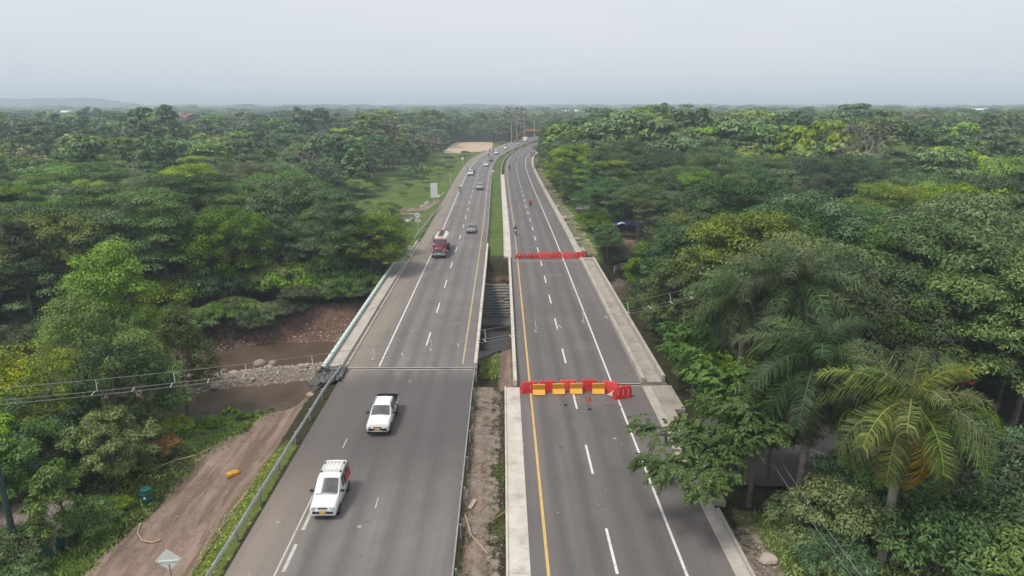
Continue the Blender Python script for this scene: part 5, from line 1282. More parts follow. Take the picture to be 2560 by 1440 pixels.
# ------------------------------------------------------------------ motorcycles and riders
def rider_mesh():
    bm_v = [(0, 0.18, 0.80), (0, 0.14, 1.02), (0, 0.05, 1.28), (0, 0.03, 1.40), (0, 0.0, 1.52), (0, -0.02, 1.62)]
    E_ = [(0, 1), (1, 2), (2, 3), (3, 4), (4, 5)]; rad = [0.16, 0.155, 0.175, 0.075, 0.10, 0.085]
    for s_ in (-1, 1):
        k = len(bm_v); bm_v += [(s_ * 0.20, 0.04, 1.33), (s_ * 0.28, -0.14, 1.12), (s_ * 0.31, -0.38, 1.04), (s_ * 0.31, -0.46, 1.03)]; E_ += [(2, k), (k, k + 1), (k + 1, k + 2), (k + 2, k + 3)]; rad += [0.075, 0.055, 0.045, 0.05]
        k = len(bm_v); bm_v += [(s_ * 0.12, 0.12, 0.78), (s_ * 0.22, -0.24, 0.70), (s_ * 0.20, 0.02, 0.34), (s_ * 0.20, -0.12, 0.28)]; E_ += [(0, k), (k, k + 1), (k + 1, k + 2), (k + 2, k + 3)]; rad += [0.105, 0.085, 0.06, 0.05]
    me = bpy.data.meshes.new("rider_cage"); me.from_pydata(bm_v, E_, [])
    o = bpy.data.objects.new("rider_cage", me); COL.objects.link(o)
    md = o.modifiers.new("skin", 'SKIN'); md.use_smooth_shade = True
    for i, r_ in enumerate(rad): me.skin_vertices[0].data[i].radius = (r_, r_)
    me.skin_vertices[0].data[0].use_root = True
    s2 = o.modifiers.new("sub", 'SUBSURF'); s2.levels = 1
    dg = bpy.context.evaluated_depsgraph_get(); out = bpy.data.meshes.new_from_object(o.evaluated_get(dg))
    bpy.data.objects.remove(o); return out
RIDER = rider_mesh(); RIDERS = {}
HELM = MB().lathe([(0.02, -0.13), (0.11, -0.12), (0.145, -0.03), (0.145, 0.05), (0.10, 0.125), (0.03, 0.15)], 12, 'Z')
BIKE = {}
def bike_part(nm, mat, fn, sm=None):
    if (nm, mat) not in BIKE:
        mb = MB(); fn(mb); BIKE[(nm, mat)] = mb.mesh(nm, mat, sm)
    return BIKE[(nm, mat)]
def motorcycle(lat, y, away, label, cloth, helm, paint_, rlabel, pos3=None):
    q_ = rp(lat, y); rz = heading(y) + (math.pi if away else 0)
    o = empty("motorcycle", (q_[0], q_[1], 0), rz, label, "motorcycle", "motorcycles on the highway")
    for yw in (-0.65, 0.65):
        ty = link_mesh("wheel", bike_part("wheel", "rubber", lambda mb: mb.lathe([(0.2, -0.05), (0.28, -0.055), (0.30, 0), (0.28, 0.055), (0.2, 0.05)], 16, 'X')), o, (0, yw, 0.30))
        link_mesh("rim", bike_part("rim", "rim_metal", lambda mb: mb.lathe([(0.2, -0.03), (0.05, -0.04), (0.05, 0.04), (0.2, 0.03)], 12, 'X')), ty)
    link_mesh("frame", bike_part("frame", "black_plastic", lambda mb: mb.box((0, 0.05, 0.45), (0.22, 0.55, 0.32)).tube([(0, -0.65, 0.30), (0, -0.48, 0.80), (0, -0.42, 0.98)], 0.04).tube([(0, 0.65, 0.30), (0, 0.2, 0.45)], 0.04).tube([(0.14, 0.1, 0.3), (0.16, 0.75, 0.36)], 0.045)), o)
    link_mesh("fuel_tank", bike_part("fuel_tank", paint_, lambda mb: mb.box((0, -0.14, 0.78), (0.26, 0.42, 0.22), taper=0.8), 60), o)
    link_mesh("front_fairing", bike_part("front_fairing", paint_, lambda mb: mb.box((0, -0.52, 0.86), (0.24, 0.18, 0.26), rx=0.3).box((0, -0.66, 0.62), (0.13, 0.4, 0.05))), o)
    link_mesh("headlight", bike_part("headlight", "lamp_glass", lambda mb: mb.box((0, -0.62, 0.86), (0.16, 0.05, 0.14))), o)
    link_mesh("seat", bike_part("seat", "rubber", lambda mb: mb.box((0, 0.36, 0.76), (0.24, 0.66, 0.10))), o)
    link_mesh("handlebar", bike_part("handlebar", "black_plastic", lambda mb: mb.tube([(-0.36, -0.36, 1.02), (0, -0.42, 0.98), (0.36, -0.36, 1.02)], 0.018)), o)
    key = (cloth,)
    if key not in RIDERS:
        me_ = RIDER.copy(); me_.materials.clear(); me_.materials.append(MATS[cloth]); me_.materials.append(MATS["cloth_dark"]); me_.materials.append(MATS["skin"])
        for p_ in me_.polygons:
            c = p_.center; p_.material_index = 2 if (c.y < -0.40 and c.z > 0.95) or (c.z > 1.42) else (1 if c.z < 0.88 else 0)
        RIDERS[key] = me_
    p_ = empty("person", (q_[0], q_[1], 0.03), rz, rlabel, "person", "motorcyclists on the highway")
    link_mesh("body", RIDERS[key], p_)
    if ("h", helm) not in RIDERS: RIDERS[("h", helm)] = HELM.mesh("helmet", helm, 50)
    link_mesh("helmet", RIDERS[("h", helm)], p_, (0, 0.0, 1.60))
    return o
motorcycle(2.45, 124.5, False, "white motorcycle riding on the closed road's yellow line", "cloth_dark", "black_plastic", "white_paint", "person in black riding the white motorcycle past the barriers")
motorcycle(7.1, 161.5, True, "dark motorcycle under the rider in orange", "cloth_red", "cloth_red", "dark_paint", "person in orange riding away on the closed road")
motorcycle(3.4, 251.5, True, "small dark motorcycle near the yellow line further up the closed road", "cloth_dark", "black_plastic", "dark_paint", "person in dark clothes riding near the closed road's yellow line")
motorcycle(5.8, 292.5, False, "motorcycle at the start of the bend on the closed road", "cloth_white", "black_plastic", "dark_paint", "person in a pale top riding at the start of the bend")
motorcycle(10.9, 327, True, "motorcycle by the right white line on the bend", "cloth_dark", "cloth_dark", "dark_paint", "person in black by the right white line on the bend")
motorcycle(12.0, 329, True, "motorcycle on the outer shoulder of the bend", "cloth_red", "cloth_dark", "dark_paint", "person in red on the outer shoulder of the bend")
motorcycle(-11.4, 187.5, False, "white motorcycle on the old road's left edge line", "cloth_dark", "white_paint", "white_paint", "person with white helmet riding the old road's edge line")
motorcycle(-11.3, 237.5, False, "motorcycle just behind the white van at its outer side", "cloth_dark", "black_plastic", "dark_paint", "person in black behind the white van at its outer side")
motorcycle(-9.2, 239.0, False, "motorcycle just behind the white van at its inner side", "cloth_dark", "cloth_white", "dark_paint", "person with pale helmet behind the white van")
motorcycle(-7.9, 312, False, "motorcycle on the lane line ahead of the jeep", "cloth_blue", "black_plastic", "dark_paint", "person in blue on the lane line ahead of the jeep")
motorcycle(-11.5, 344, False, "motorcycle near the grass on the old road's bend", "cloth_dark", "black_plastic", "dark_paint", "person in black near the grass on the bend")
motorcycle(-10.2, 347, False, "motorcycle second from the grass on the old road's bend", "cloth_red", "black_plastic", "dark_paint", "person in red second from the grass on the bend")
motorcycle(-8.6, 380, False, "motorcycle beside the far white car on the bend", "cloth_dark", "black_plastic", "dark_paint", "person beside the far white car on the bend")

# ------------------------------------------------------------------ barriers
def barrier_mesh(mat, L_=1.55, H_=0.92):
    mb = MB(); prof = [(0.26, 0.0), (0.26, 0.10), (0.20, 0.30), (0.155, H_ - 0.08), (0.12, H_)]
    ends = [(-L_ / 2, 0.0), (-L_ / 2 + 0.05, 0.6), (-L_ / 2 + 0.12, 1), (-0.28, 1), (-0.24, .86), (-0.20, .86), (-0.16, 1), (0.16, 1), (0.20, .86), (0.24, .86), (0.28, 1), (L_ / 2 - 0.12, 1), (L_ / 2 - 0.05, 0.6), (L_ / 2, 0.0)]
    n = len(prof) * 2
    for x, k in ends:
        kk = 0.45 + 0.55 * k; sl = 1 if x > 0 else -1
        for w, z in prof: mb.v.append((x - sl * 0.10 * z * (1 if abs(x) > L_ / 2 - 0.2 else 0), -w * kk, z))
        for w, z in prof[::-1]: mb.v.append((x - sl * 0.10 * z * (1 if abs(x) > L_ / 2 - 0.2 else 0), w * kk, z))
    for i in range(len(ends) - 1):
        for k in range(n): mb.f.append((i * n + k, i * n + (k + 1) % n, (i + 1) * n + (k + 1) % n, (i + 1) * n + k))
    mb.f.append(tuple(range(n))[::-1]); e = (len(ends) - 1) * n; mb.f.append(tuple(e + k for k in range(n)))
    return mb.mesh("body", mat, 30, bevel=0.0)
BAR, BARF = barrier_mesh("barrier_red"), barrier_mesh("barrier_red_faded")
CAP = MB().lathe([(0.07, 0), (0.07, 0.04), (0.05, 0.06)], 10).mesh("filler_cap", "barrier_red")
RIB = MB().box((0, 0, 0), (0.035, 0.03, 0.46)).mesh("ridge", "barrier_ridge")
LUG = MB().box((0, 0, 0), (0.07, 0.12, 0.30)).mesh("link_lug", "barrier_red")
def barrier(x, y, rz, label, me_=BAR, ribs=(-0.5, 0.0, 0.5), group="red plastic barriers on the closed road", sx=1.0):
    o = empty("plastic_barrier", (x, y, 0.01), rz, label, "barrier", group)
    b_ = link_mesh("body", me_, o); b_.scale = (sx, 1, 1)
    for xx in (-0.42, 0.05, 0.42): link_mesh("filler_cap", CAP, o, (xx * sx, 0, 0.91))
    for xx in ribs: link_mesh("ridge", RIB, o, (xx * sx, -0.19, 0.52), (-0.11, 0, 0))
    for s_ in (-1, 1): link_mesh("link_lug", LUG, o, (s_ * 0.77 * sx, 0, 0.40))
    return o
NR = "red barriers of the near row"
for k, (x, y, rz, lab) in enumerate([(2.25, 53.0, 0.02, "red barrier touching the median parapet in the near row"), (3.85, 53.2, 0.0, "second red barrier from the median in the near row"), (5.6, 53.35, -0.02, "third red barrier from the median in the near row"),
        (7.4, 53.4, 0.03, "fourth red barrier from the median in the near row"), (9.25, 52.95, -0.45, "angled red barrier behind the tipped one in the near row")]):
    barrier(x, y, rz + (0.05, -0.06, 0.04, -0.07, 0)[k], lab, (BAR, BAR, BARF, BAR, BARF)[k], (-0.55, 0.5) if k else (0.1, 0.3), NR)
barrier(10.05, 51.75, 0.28, "red barrier skewed nearest the viewer, by the white edge line", BAR, (-0.45, 0.0, 0.42), NR).scale = (1.08, 1.1, 1.12)
FR = "red barriers of the far row"
for k, x in enumerate((6.6, 8.55, 10.5, 12.5)):
    barrier(x, 104.6 + 0.1 * (k % 2), (0.0, 0.02, -0.03, 0.08)[k], ("first tall red barrier right of the low frames in the far row", "second tall red barrier in the far row", "third tall red barrier in the far row", "red barrier against the end of the kerb in the far row")[k], (BARF, BAR, BARF, BAR)[k], (-0.5, 0.0, 0.5), FR, 1.2)
FRM = MB()
FRM.box((0, 0, 0.12), (1.95, 0.5, 0.24)); FRM.box((0, 0, 0.72), (0.95, 0.34, 0.14))
for s_ in (-1, 1): FRM.box((s_ * 0.66, 0, 0.45), (0.20, 0.4, 0.70), ry=s_ * -0.75)
FRM.box((0, 0, 0.46), (0.16, 0.36, 0.44)); FRM.box((0.0, 0.02, 0.34), (0.9, 0.3, 0.2))
FRM_ME = FRM.mesh("body", "barrier_red", bevel=0.02)
for x, lab in ((2.95, "low open-framed red barrier beside the yellow line in the far row"), (4.75, "second low open-framed red barrier in the far row")):
    o = empty("plastic_barrier", (x, 104.6, 0.01), 0, lab, "barrier", FR); link_mesh("body", FRM_ME, o)
    for s_ in (-0.26, 0.26): MB().box((s_, -0.21, 0.52), (0.22, 0.02, 0.16)).build("reflector", "barrier_ridge", o)
def board(x, y, rz, lab, tilt=0.0):
    o = empty("warning_board", (x, y, 0.01), rz, lab, "board", "yellow boards leaning on the near barriers")
    o.rotation_euler = (tilt, 0, rz)
    MB().box((0, 0.10, 0.62), (1.04, 0.05, 0.46), rx=0.10).build("upper_panel", "board_amber", o, bevel=0.015)
    MB().box((0, -0.06, 0.22), (1.06, 0.06, 0.46), rx=-0.62).build("lower_panel", "board_yellow", o, bevel=0.015)
    MB().box((0, 0.12, 0.87), (1.06, 0.07, 0.05)).build("top_edge", "board_yellow", o, bevel=0.01)
    for s_ in (-1, 1): MB().box((s_ * 0.48, 0.2, 0.4), (0.05, 0.05, 0.8), rx=-0.2).build("leg", "board_amber", o)
for x, y, rz, lab in ((3.05, 52.45, 0.0, "yellow board in front of the first near barrier"), (4.75, 52.6, 0.03, "yellow board in front of the second near barrier"), (6.25, 52.65, 0.02, "yellow board in front of the third near barrier"), (8.15, 52.6, -0.02, "yellow board in front of the fourth near barrier")): board(x, y, rz, lab)
o = MB().add([(8.85, 52.3, 0.02), (9.45, 51.9, 0.02), (9.45, 52.45, 0.42), (8.85, 52.34, 0.0), (9.47, 51.95, 0.0), (9.5, 52.5, 0.4)], [(0, 1, 2), (5, 4, 3), (0, 3, 4, 1), (1, 4, 5, 2), (2, 5, 3, 0)]).build("broken_board", "wood_pale"); tag(o, "pale broken board piece beside the skewed barrier", "board")
o = empty("traffic_cone", (7.2, 51.2, 0), 0, "small faded red traffic cone on the closed road", "cone")
MB().lathe([(0.16, 0.03), (0.04, 0.42), (0.03, 0.44)], 12).build("cone_body", "cone_red", o, smooth_angle=40); MB().box((0, 0, 0.018), (0.4, 0.4, 0.03)).build("base", "cone_red", o)
for k, (x, y, s_) in enumerate([(5.15, 50.3, 0.15), (7.0, 49.5, 0.18), (9.6, 49.9, 0.10), (5.3, 47.2, 0.07), (6.6, 37.8, 0.07), (5.95, 36.2, 0.06), (8.6, 43.7, .06), (3.3, 35.4, .07), (10.4, 38.2, .07), (2.0, 36.5, .06), (8.9, 63.5, .07), (11.6, 56.3, .1), (6.4, 72.2, .07)]):
    bm = bmesh.new(); bmesh.ops.create_icosphere(bm, subdivisions=1, radius=s_)
    for vv in bm.verts: vv.co = Vector((vv.co.x * random.uniform(.7, 1.2), vv.co.y * random.uniform(.5, 1.0), vv.co.z * .35 + s_ * .3))
    me = bpy.data.meshes.new("stone"); bm.to_mesh(me); bm.free(); me.materials.append(MATS["rubber" if k in (0, 1, 2) else "stone_pale"])
    tag(link_mesh("loose_stone" if k > 2 else "rubber_scrap", me, loc=(x, y, 0.004)), "dark scrap of rubber lying on the closed road" if k < 3 else "pale loose stone lying on the closed road", "debris", "debris on the closed road")

# ------------------------------------------------------------------ signs
def post(o, h, mat="white_sign", r=0.045): MB().tube([(0, 0, -0.5), (0, 0, h)], r, 6).build("post", mat, o)
def inkbars(o, ys, w, zc, mat="sign_ink"):
    for z_ in ys: MB().box((0, -0.035, zc + z_), (w, 0.008, 0.07)).build("lettering", mat, o)
def place_sign(x, y, label, rz=0): return empty("road_sign", (x, y, gz(x, y)), rz, label, "sign", "road signs beside the old road")
s_ = place_sign(-17.0, 133.0, "white diamond sign with plate above the grass slope")
post(s_, 3.1); MB().box((0, -0.02, 2.95), (0.95, 0.03, 0.95), ry=R(45)).build("diamond_panel", "white_sign", s_, bevel=0.01); MB().box((0, -0.02, 1.92), (1.25, 0.03, 0.50)).build("text_plate", "white_sign", s_)
inkbars(s_, (0.0,), 0.7, 2.95); inkbars(s_, (0.02,), 1.05, 1.92)
s_ = place_sign(-17.2, 168.5, "tall white sign with stacked boards at the side track")
post(s_, 3.0, r=0.07)
for k, (z_, h_) in enumerate(((2.15, 1.0), (3.12, 0.84), (4.0, 0.84), (4.86, 0.82))):
    MB().box((0, -0.05, z_), (1.75, 0.04, h_)).build("sign_board", "white_sign", s_); inkbars(s_, (0.12, -0.15), 1.1, z_)
    for n_ in s_.children[-2:]: n_.location.y = -0.04
s_ = place_sign(-16.2, 210, "small sign on a thin post on the grass verge"); post(s_, 3.0); MB().lathe([(0.5, -0.02), (0.5, 0.02)], 16, 'Y', (0, -0.05, 2.9)).build("sign_disc", "galvanised", s_)
s_ = place_sign(-15.9, 271, "round white sign on the grass verge"); post(s_, 3.0); MB().lathe([(0.62, -0.02), (0.62, 0.02)], 18, 'Y', (0, -0.05, 3.0)).build("sign_disc", "white_sign", s_)
s_ = place_sign(-11.0, 372, "far round white sign before the pale field"); post(s_, 3.0); MB().lathe([(0.7, -0.02), (0.7, 0.02)], 18, 'Y', (0, -0.05, 3.0)).build("sign_disc", "white_sign", s_)
s_ = place_sign(-3.3, 228, "white rectangular sign standing in the grass median"); post(s_, 1.9); MB().box((0, -0.03, 2.1), (1.1, 0.03, 0.75)).build("sign_plate", "white_sign", s_); inkbars(s_, (0.0,), 0.7, 2.1)
s_ = empty("road_sign", (-17.35, 29.75, gz(-17.35, 29.75)), 0, "blank back of a diamond sign at the bottom edge", "sign", "road signs beside the old road"); post(s_, 2.3, "galvanised")
MB().box((0, 0, 2.55), (0.92, 0.025, 0.92), ry=R(45)).build("diamond_panel", "white_sign", s_, bevel=0.008); MB().box((0, -0.03, 2.5), (0.95, 0.03, 0.05)).build("brace", "white_sign", s_)
s_.rotation_euler = (0.0, 0.0, 0.12)

# ------------------------------------------------------------------ poles, cables
def pole(x, y, h, label, mat, name="utility_pole", arm=True, r=0.16):
    o = empty(name, (x, y, gz(x, y)), 0, label, "pole")
    MB().tube([(0, 0, -0.5), (0, 0, h)], [r, r * 0.7], 10).build("shaft", mat, o, smooth_angle=50)
    if arm: MB().box((0, 0, h - 0.5), (1.4, 0.1, 0.1)).build("crossarm", mat, o)
    return o
pole(-28.55, 34.0, 8.6, "dark green utility pole at the left edge", "pole_green", r=0.2)
pole(27.0, 57.6, 10.2, "utility pole hidden among the palms and trees", "pole_green")
def span(a, b_, sag, n=24): return [(a[0] + (b_[0] - a[0]) * s_, a[1] + (b_[1] - a[1]) * s_, a[2] + (b_[2] - a[2]) * s_ - 4 * sag * s_ * (1 - s_)) for s_ in np.linspace(0, 1, n)]
ov = empty("overhead_cables", (0, 0, 0), 0, "overhead cables with short spacers crossing both carriageways", "cable")
ca, cb = (-28.55, 34.2, 8.1), (27.0, 57.6, 9.9)
cabs = [span((ca[0] + dx, ca[1] + dy, ca[2] + dz), (cb[0] + dx, cb[1] + dy, cb[2] + dz), 1.5 , 60) for dx, dy, dz in ((0, -0.32, -.1), (0, 0.32, -.1), (-0.1, 0.5, 0.55))]
a2 = (-48, 26.0, 8.0)
for c_, (dx, dy, dz) in zip(cabs, ((0, -0.32, -.1), (0, 0.32, -.1), (-0.1, 0.5, 0.55))):
    MB().tube(c_, 0.016, 4).build("cable", "wire", ov); MB().tube(span((a2[0] + dx, a2[1] + dy, a2[2] + dz), c_[0], 0.3, 10), 0.016, 4).build("cable", "wire", ov)
for k in range(5, 55, 2):
    MB().tube([cabs[0][k], tuple(np.array(cabs[1][k]) + np.array([-.15, 0, 0]))], 0.024, 4).build("spacer", "spacer", ov)
    if k % 4 == 1: MB().tube([cabs[1][k], cabs[2][k]], 0.02, 4).build("spacer", "spacer", ov)
o2 = empty("roadside_cables", (0, 0, 0), 0, "pair of thin cables slanting down past the palms at lower right", "cable")
for dx in (0, 0.35): MB().tube(span((16.6 + dx, 36.4, 2.6 + dx), (13.3 + dx, 20.5, 6.6), 0.15, 10), 0.014, 4).build("cable", "wire", o2)
for x, y, h_, lab in ((5.6, 415, 13, "pale lamp post left of the footbridge"), (9.4, 437, 15, "tallest pale post beside the footbridge stairs"), (14.5, 452, 14, "pale post behind the footbridge stairs"), (22, 470, 13, "pale post under the footbridge deck")):
    x0 = x; pole(x0, y, h_, lab, "pole_pale", "lamp_post", False, 0.2)
pole(26.0, 300, 9, "pale post at the forest edge on the bend", "pole_pale", "lamp_post", False, 0.16)

# ------------------------------------------------------------------ footbridge
fb = empty("footbridge", (0, 0, 0), 0, "orange pedestrian footbridge with stairs over the far road", "footbridge")
A, B = (15.5, 447, 6.6), (47, 452, 6.6)
MB().box(((A[0] + B[0]) / 2, 449.5, 6.5), (B[0] - A[0], 2.0, 0.35), rz=0.16).build("deck", "rust_orange", fb)
for dy in (-1.0, 1.0):
    mb = MB(); mb.box(((A[0] + B[0]) / 2, 449.5 + dy, 7.75), (B[0] - A[0], 0.12, 0.12), rz=0.16)
    for k in range(16): s_ = k / 15; mb.box((A[0] + (B[0] - A[0]) * s_, A[1] + 5 * s_ + dy, 7.2), (0.1, 0.1, 1.1))
    mb.build("railing", "rust_orange", fb)
    mb = MB(); mb.box(((A[0] + B[0]) / 2, 449.5 + dy * 1.02, 7.1), (B[0] - A[0], 0.06, 0.5), rz=0.16); mb.build("side_panel", "yellow_paint", fb)
mb = MB(); mb.add([(15.5, 446, 6.5), (15.5, 448, 6.5), (9.5, 444, 3.3), (9.5, 442, 3.3), (15.5, 446, 6.2), (15.5, 448, 6.2), (9.5, 444, 3.0), (9.5, 442, 3.0)], [(0, 1, 2, 3), (7, 6, 5, 4), (0, 3, 7, 4), (1, 5, 6, 2)]); mb.build("stair_flight", "rust_orange", fb)
mb = MB()
for dy in (0, 2): mb.tube([(15.5, 446 + dy, 7.6), (9.5, 442 + dy, 4.4)], 0.09, 5)
mb.tube([(9.5, 443, 4.4), (6.2, 441, 4.3)], 0.09, 5); mb.build("stair_rail", "rust_orange", fb)
MB().box((8.0, 442, 3.1), (3.6, 2.6, 0.3)).build("landing", "rust_orange", fb)
for x, y, h_ in ((15.5, 447, 6.4), (7.0, 441.2, 3), (9.3, 443, 3), (31, 449.5, 6.4), (47, 452, 6.4)): MB().tube([(x, y, -1), (x, y, h_)], 0.28, 8).build("column", "rust_orange", fb)

# ------------------------------------------------------------------ culvert, chute, walls at the clearing
o = empty("culvert_headwall", (-21.4, 150.0, gz(-21.4, 150)), 0.05, "concrete culvert headwall with a dark panel for its shaded opening below the side track", "headwall")
MB().box((0, 0, 0.1), (4.6, 0.4, 1.9)).build("wall", "concrete", o, bevel=0.03); MB().box((0.6, -0.21, -0.45), (1.4, 0.04, 0.8)).build("opening", "rubber", o); MB().box((0, 0, 1.1), (4.9, 0.6, 0.16)).build("coping", "concrete_pale", o, bevel=0.02)  # opening is a flat dark panel in place of a shaded hollow
ch = empty("drain_chute", (0, 0, 0), 0, "stepped pale concrete drain chute running down the grass", "drain")
for k in range(9):
    s_ = k / 8; x, y = -21.2 - 3.6 * s_, 147.5 - 22 * s_
    MB().box((x, y, gz(x, y) + 0.10), (1.5, 2.1, 0.14), rz=-0.16, rx=random.uniform(-.04, .04)).build("step_slab", "concrete_pale", ch, bevel=0.02)
    for d_ in (-0.85, 0.85): MB().box((x + d_, y, gz(x, y) + 0.25), (0.18, 2.1, 0.5), rz=-0.16).build("side_wall", "concrete_pale", ch, bevel=0.02)
o = empty("drain_mouth", (-17.6, 184, gz(-17.6, 184)), -0.1, "white U-shaped concrete drain mouth on the verge", "drain")
for d_ in (-1.1, 1.1): MB().box((d_, 0, 0.35), (0.25, 6.0, 0.9)).build("side_wall", "concrete_pale", o, bevel=0.03)
MB().box((0, 0.4, 0.1), (1.9, 5.0, 0.14)).build("channel_floor", "concrete", o)
for k, (x, y) in enumerate([(-19.4, 171.5), (-20.2, 168.6), (-19.8, 174.5)]):
    tag(MB().box((x, y, gz(x, y) + 0.2), (0.5, 1.9, 0.4), rz=-0.4).build("kerb_block", "concrete_pale", bevel=0.03), "loose pale kerb block beside the side track", "kerb block", "kerb blocks by the side track")

# ------------------------------------------------------------------ roadside stall, tarps, fences on the right
o = empty("roadside_kiosk", (18.9, 158, gz(18.9, 158)), 0.1, "small open kiosk with a pale sheet roof under the trees", "kiosk")
for x, y in ((-1.7, -1.2), (1.7, -1.2), (-1.7, 1.2), (1.7, 1.2)): MB().box((x, y, 1.1), (0.1, 0.1, 2.2)).build("post", "wood_pale", o)
MB().box((0, 0, 2.3), (4.2, 3.2, 0.06), rx=-0.14).build("roof_sheet", "roof_white", o); MB().box((0, -1.1, 0.6), (3.2, 0.1, 1.0)).build("counter", "wall_white", o); MB().box((2.8, 0.6, 0.9), (1.6, 2.0, 1.8)).build("side_wall", "brick_red", o)
o = empty("market_stall", (23.2, 123, gz(23.2, 123)), -0.2, "shaded stall with blue and white tarpaulin roof", "stall")
for x, y in ((-2.4, -1.6), (2.4, -1.6), (-2.4, 1.6), (2.4, 1.6)): MB().box((x, y, 1.25), (0.1, 0.1, 2.5)).build("post", "wood_pale", o)
def tarp(nm, mat, w, d_, z_, x0=0, y0=0):
    mb = MB(); n = 9
    for i in range(n):
        for j in range(n): mb.v.append((x0 + w * (i / (n - 1) - .5), y0 + d_ * (j / (n - 1) - .5), z_ - 0.35 * abs(i / (n - 1) - .5) * 2 + 0.08 * math.sin(3 * i + 2 * j)))
    for i in range(n - 1):
        for j in range(n - 1): mb.f.append((i * n + j, i * n + j + 1, (i + 1) * n + j + 1, (i + 1) * n + j))
    ob = mb.build(nm, mat, o); ob.modifiers.new("thickness", 'SOLIDIFY').thickness = 0.02; return ob
tarp("blue_tarpaulin", "tarp_blue", 5.0, 3.4, 2.9); tarp("white_tarpaulin", "roof_white", 1.8, 1.4, 3.02, -0.8, -0.9)
o = empty("market_stall", (28.5, 127, gz(28.5, 127)), 0.1, "second stall with dark blue roof further under the trees", "stall")
for x, y in ((-2.4, -1.6), (2.4, -1.6), (-2.4, 1.6), (2.4, 1.6)): MB().box((x, y, 1.25), (0.1, 0.1, 2.5)).build("post", "wood_pale", o)
tarp("blue_tarpaulin", "tarp_blue", 5.2, 3.6, 2.9)
def fence(label, x0, y0, x1, y1, n, h_, rails, mat="fence_white"):
    f_ = empty("rail_fence", (0, 0, 0), 0, label, "fence")
    P_ = [(x0 + (x1 - x0) * k / n, y0 + (y1 - y0) * k / n) for k in range(n + 1)]
    for x, y in P_: MB().box((x, y, gz(x, y) + h_ / 2), (0.09, 0.09, h_ + 0.2)).build("post", mat, f_)
    for a_, b2 in zip(P_[:-1], P_[1:]):
        for r_ in rails: MB().tube([(a_[0], a_[1], gz(*a_) + h_ * r_), (b2[0], b2[1], gz(*b2) + h_ * r_)], 0.04, 5).build("rail", mat, f_)
fence("white rail fence beside the far end of the closed bridge", 19.0, 110.2, 25.0, 116.5, 4, 1.1, (0.35, 0.65, 0.98))
fence("grey timber fence half hidden in the far bank trees", -24.5, 96.5, -29.5, 96.8, 3, 1.6, (0.3, 0.6, 0.95), "wood_pale")
# white gate leaning beyond the palms
o = empty("metal_gate", (21.9, 40.2, gz(21.9, 40.2)), -0.9, "white metal lattice gate on the forecourt behind the palm", "gate")
mb = MB()
for z_ in (0.15, 1.35): mb.box((0, 0, z_), (2.2, 0.06, 0.06))
for x in (-1.08, 1.08): mb.box((x, 0, 0.75), (0.06, 0.06, 1.25))
mb.build("gate_frame", "fence_white", o)
for k in range(5):
    for sg in (-1, 1): MB().box((-0.9 + 0.45 * k, 0, 0.75), (0.035, 0.04, 1.3), ry=sg * 0.4).build("lattice_bar", "fence_white", o)
MB().box((0, 0.06, 0.75), (2.0, 0.02, 1.1)).build("sheet", "wall_white", o)
MB().box((1.5, -0.9, 0.4), (0.8, 0.5, 0.06)).box((1.5, -0.9, 0.7), (0.8, 0.5, 0.06)).build("shelf", "fence_white", o)
motorcycle(22.6, 38.9, False, "red motorcycle parked by the white gate under the palms", "cloth_red", "cloth_red", "red_decal", "person in red standing by the parked motorcycle")
for nm in ("motorcycle", "person"):
    last = [x for x in bpy.data.objects if x.name.startswith(nm) and x.parent is None][-1]
    last.location.z = -0.14 + (0.03 if nm == "person" else 0); last["label"] = "dark red motorcycle parked by the white gate under the palms" if nm == "motorcycle" else "person in red sitting on the parked motorcycle by the gate"
    last["group"] = last["group"].replace("on the highway", "off the highway")

# ------------------------------------------------------------------ things on the dirt ramp
sh = empty("shack", (-29.4, 35.6, gz(-29.4, 35.6)), 0.25, "low shack with a tin roof and green tarpaulin walls at lower left", "shack")
for x, y in ((-2.2, -1.5), (2.2, -1.5), (-2.2, 1.5), (2.2, 1.5)): MB().box((x, y, 1.0), (0.1, 0.1, 2.2)).build("post", "wood_pale", sh)
for k in range(9):
    mb = MB(); x0 = -2.5 + 0.56 * k; n = 6
    for j in range(n):
        xx = x0 + 0.58 * j / (n - 1)
        for y_ in (-1.9, 1.9): mb.v.append((xx, y_, 2.12 + 0.12 * (y_ + 1.9) + 0.035 * math.sin(j * 2.5) + 0.006 * (k % 2)))
    for j in range(n - 1): mb.f.append((2 * j, 2 * j + 1, 2 * j + 3, 2 * j + 2))
    ob = mb.build("roof_sheet", "tin_roof", sh); ob.modifiers.new("thickness", 'SOLIDIFY').thickness = 0.01
MB().box((1.15, -1.5, 1.15), (2.1, 0.03, 1.5)).build("tarpaulin_wall", "tarp_green", sh); MB().box((-1.2, -1.5, 1.2), (1.7, 0.03, 1.4)).build("tarpaulin_wall", "tarp_green", sh); MB().box((2.2, 0, 1.15), (0.03, 3.0, 1.5)).build("tarpaulin_wall", "tarp_green", sh)
BARREL = MB().lathe([(0.27, 0), (0.29, 0.05), (0.31, 0.28), (0.32, 0.30), (0.31, 0.33), (0.31, 0.58), (0.32, 0.60), (0.31, 0.63), (0.29, 0.86), (0.30, 0.90), (0.27, 0.90), (0.25, 0.80)], 18).mesh("drum", "barrel_green", 40)
HOOP = MB().lathe([(0.30, 0), (0.325, 0.01), (0.325, 0.04), (0.30, 0.05)], 18).mesh("hoop", "barrel_green", 40)
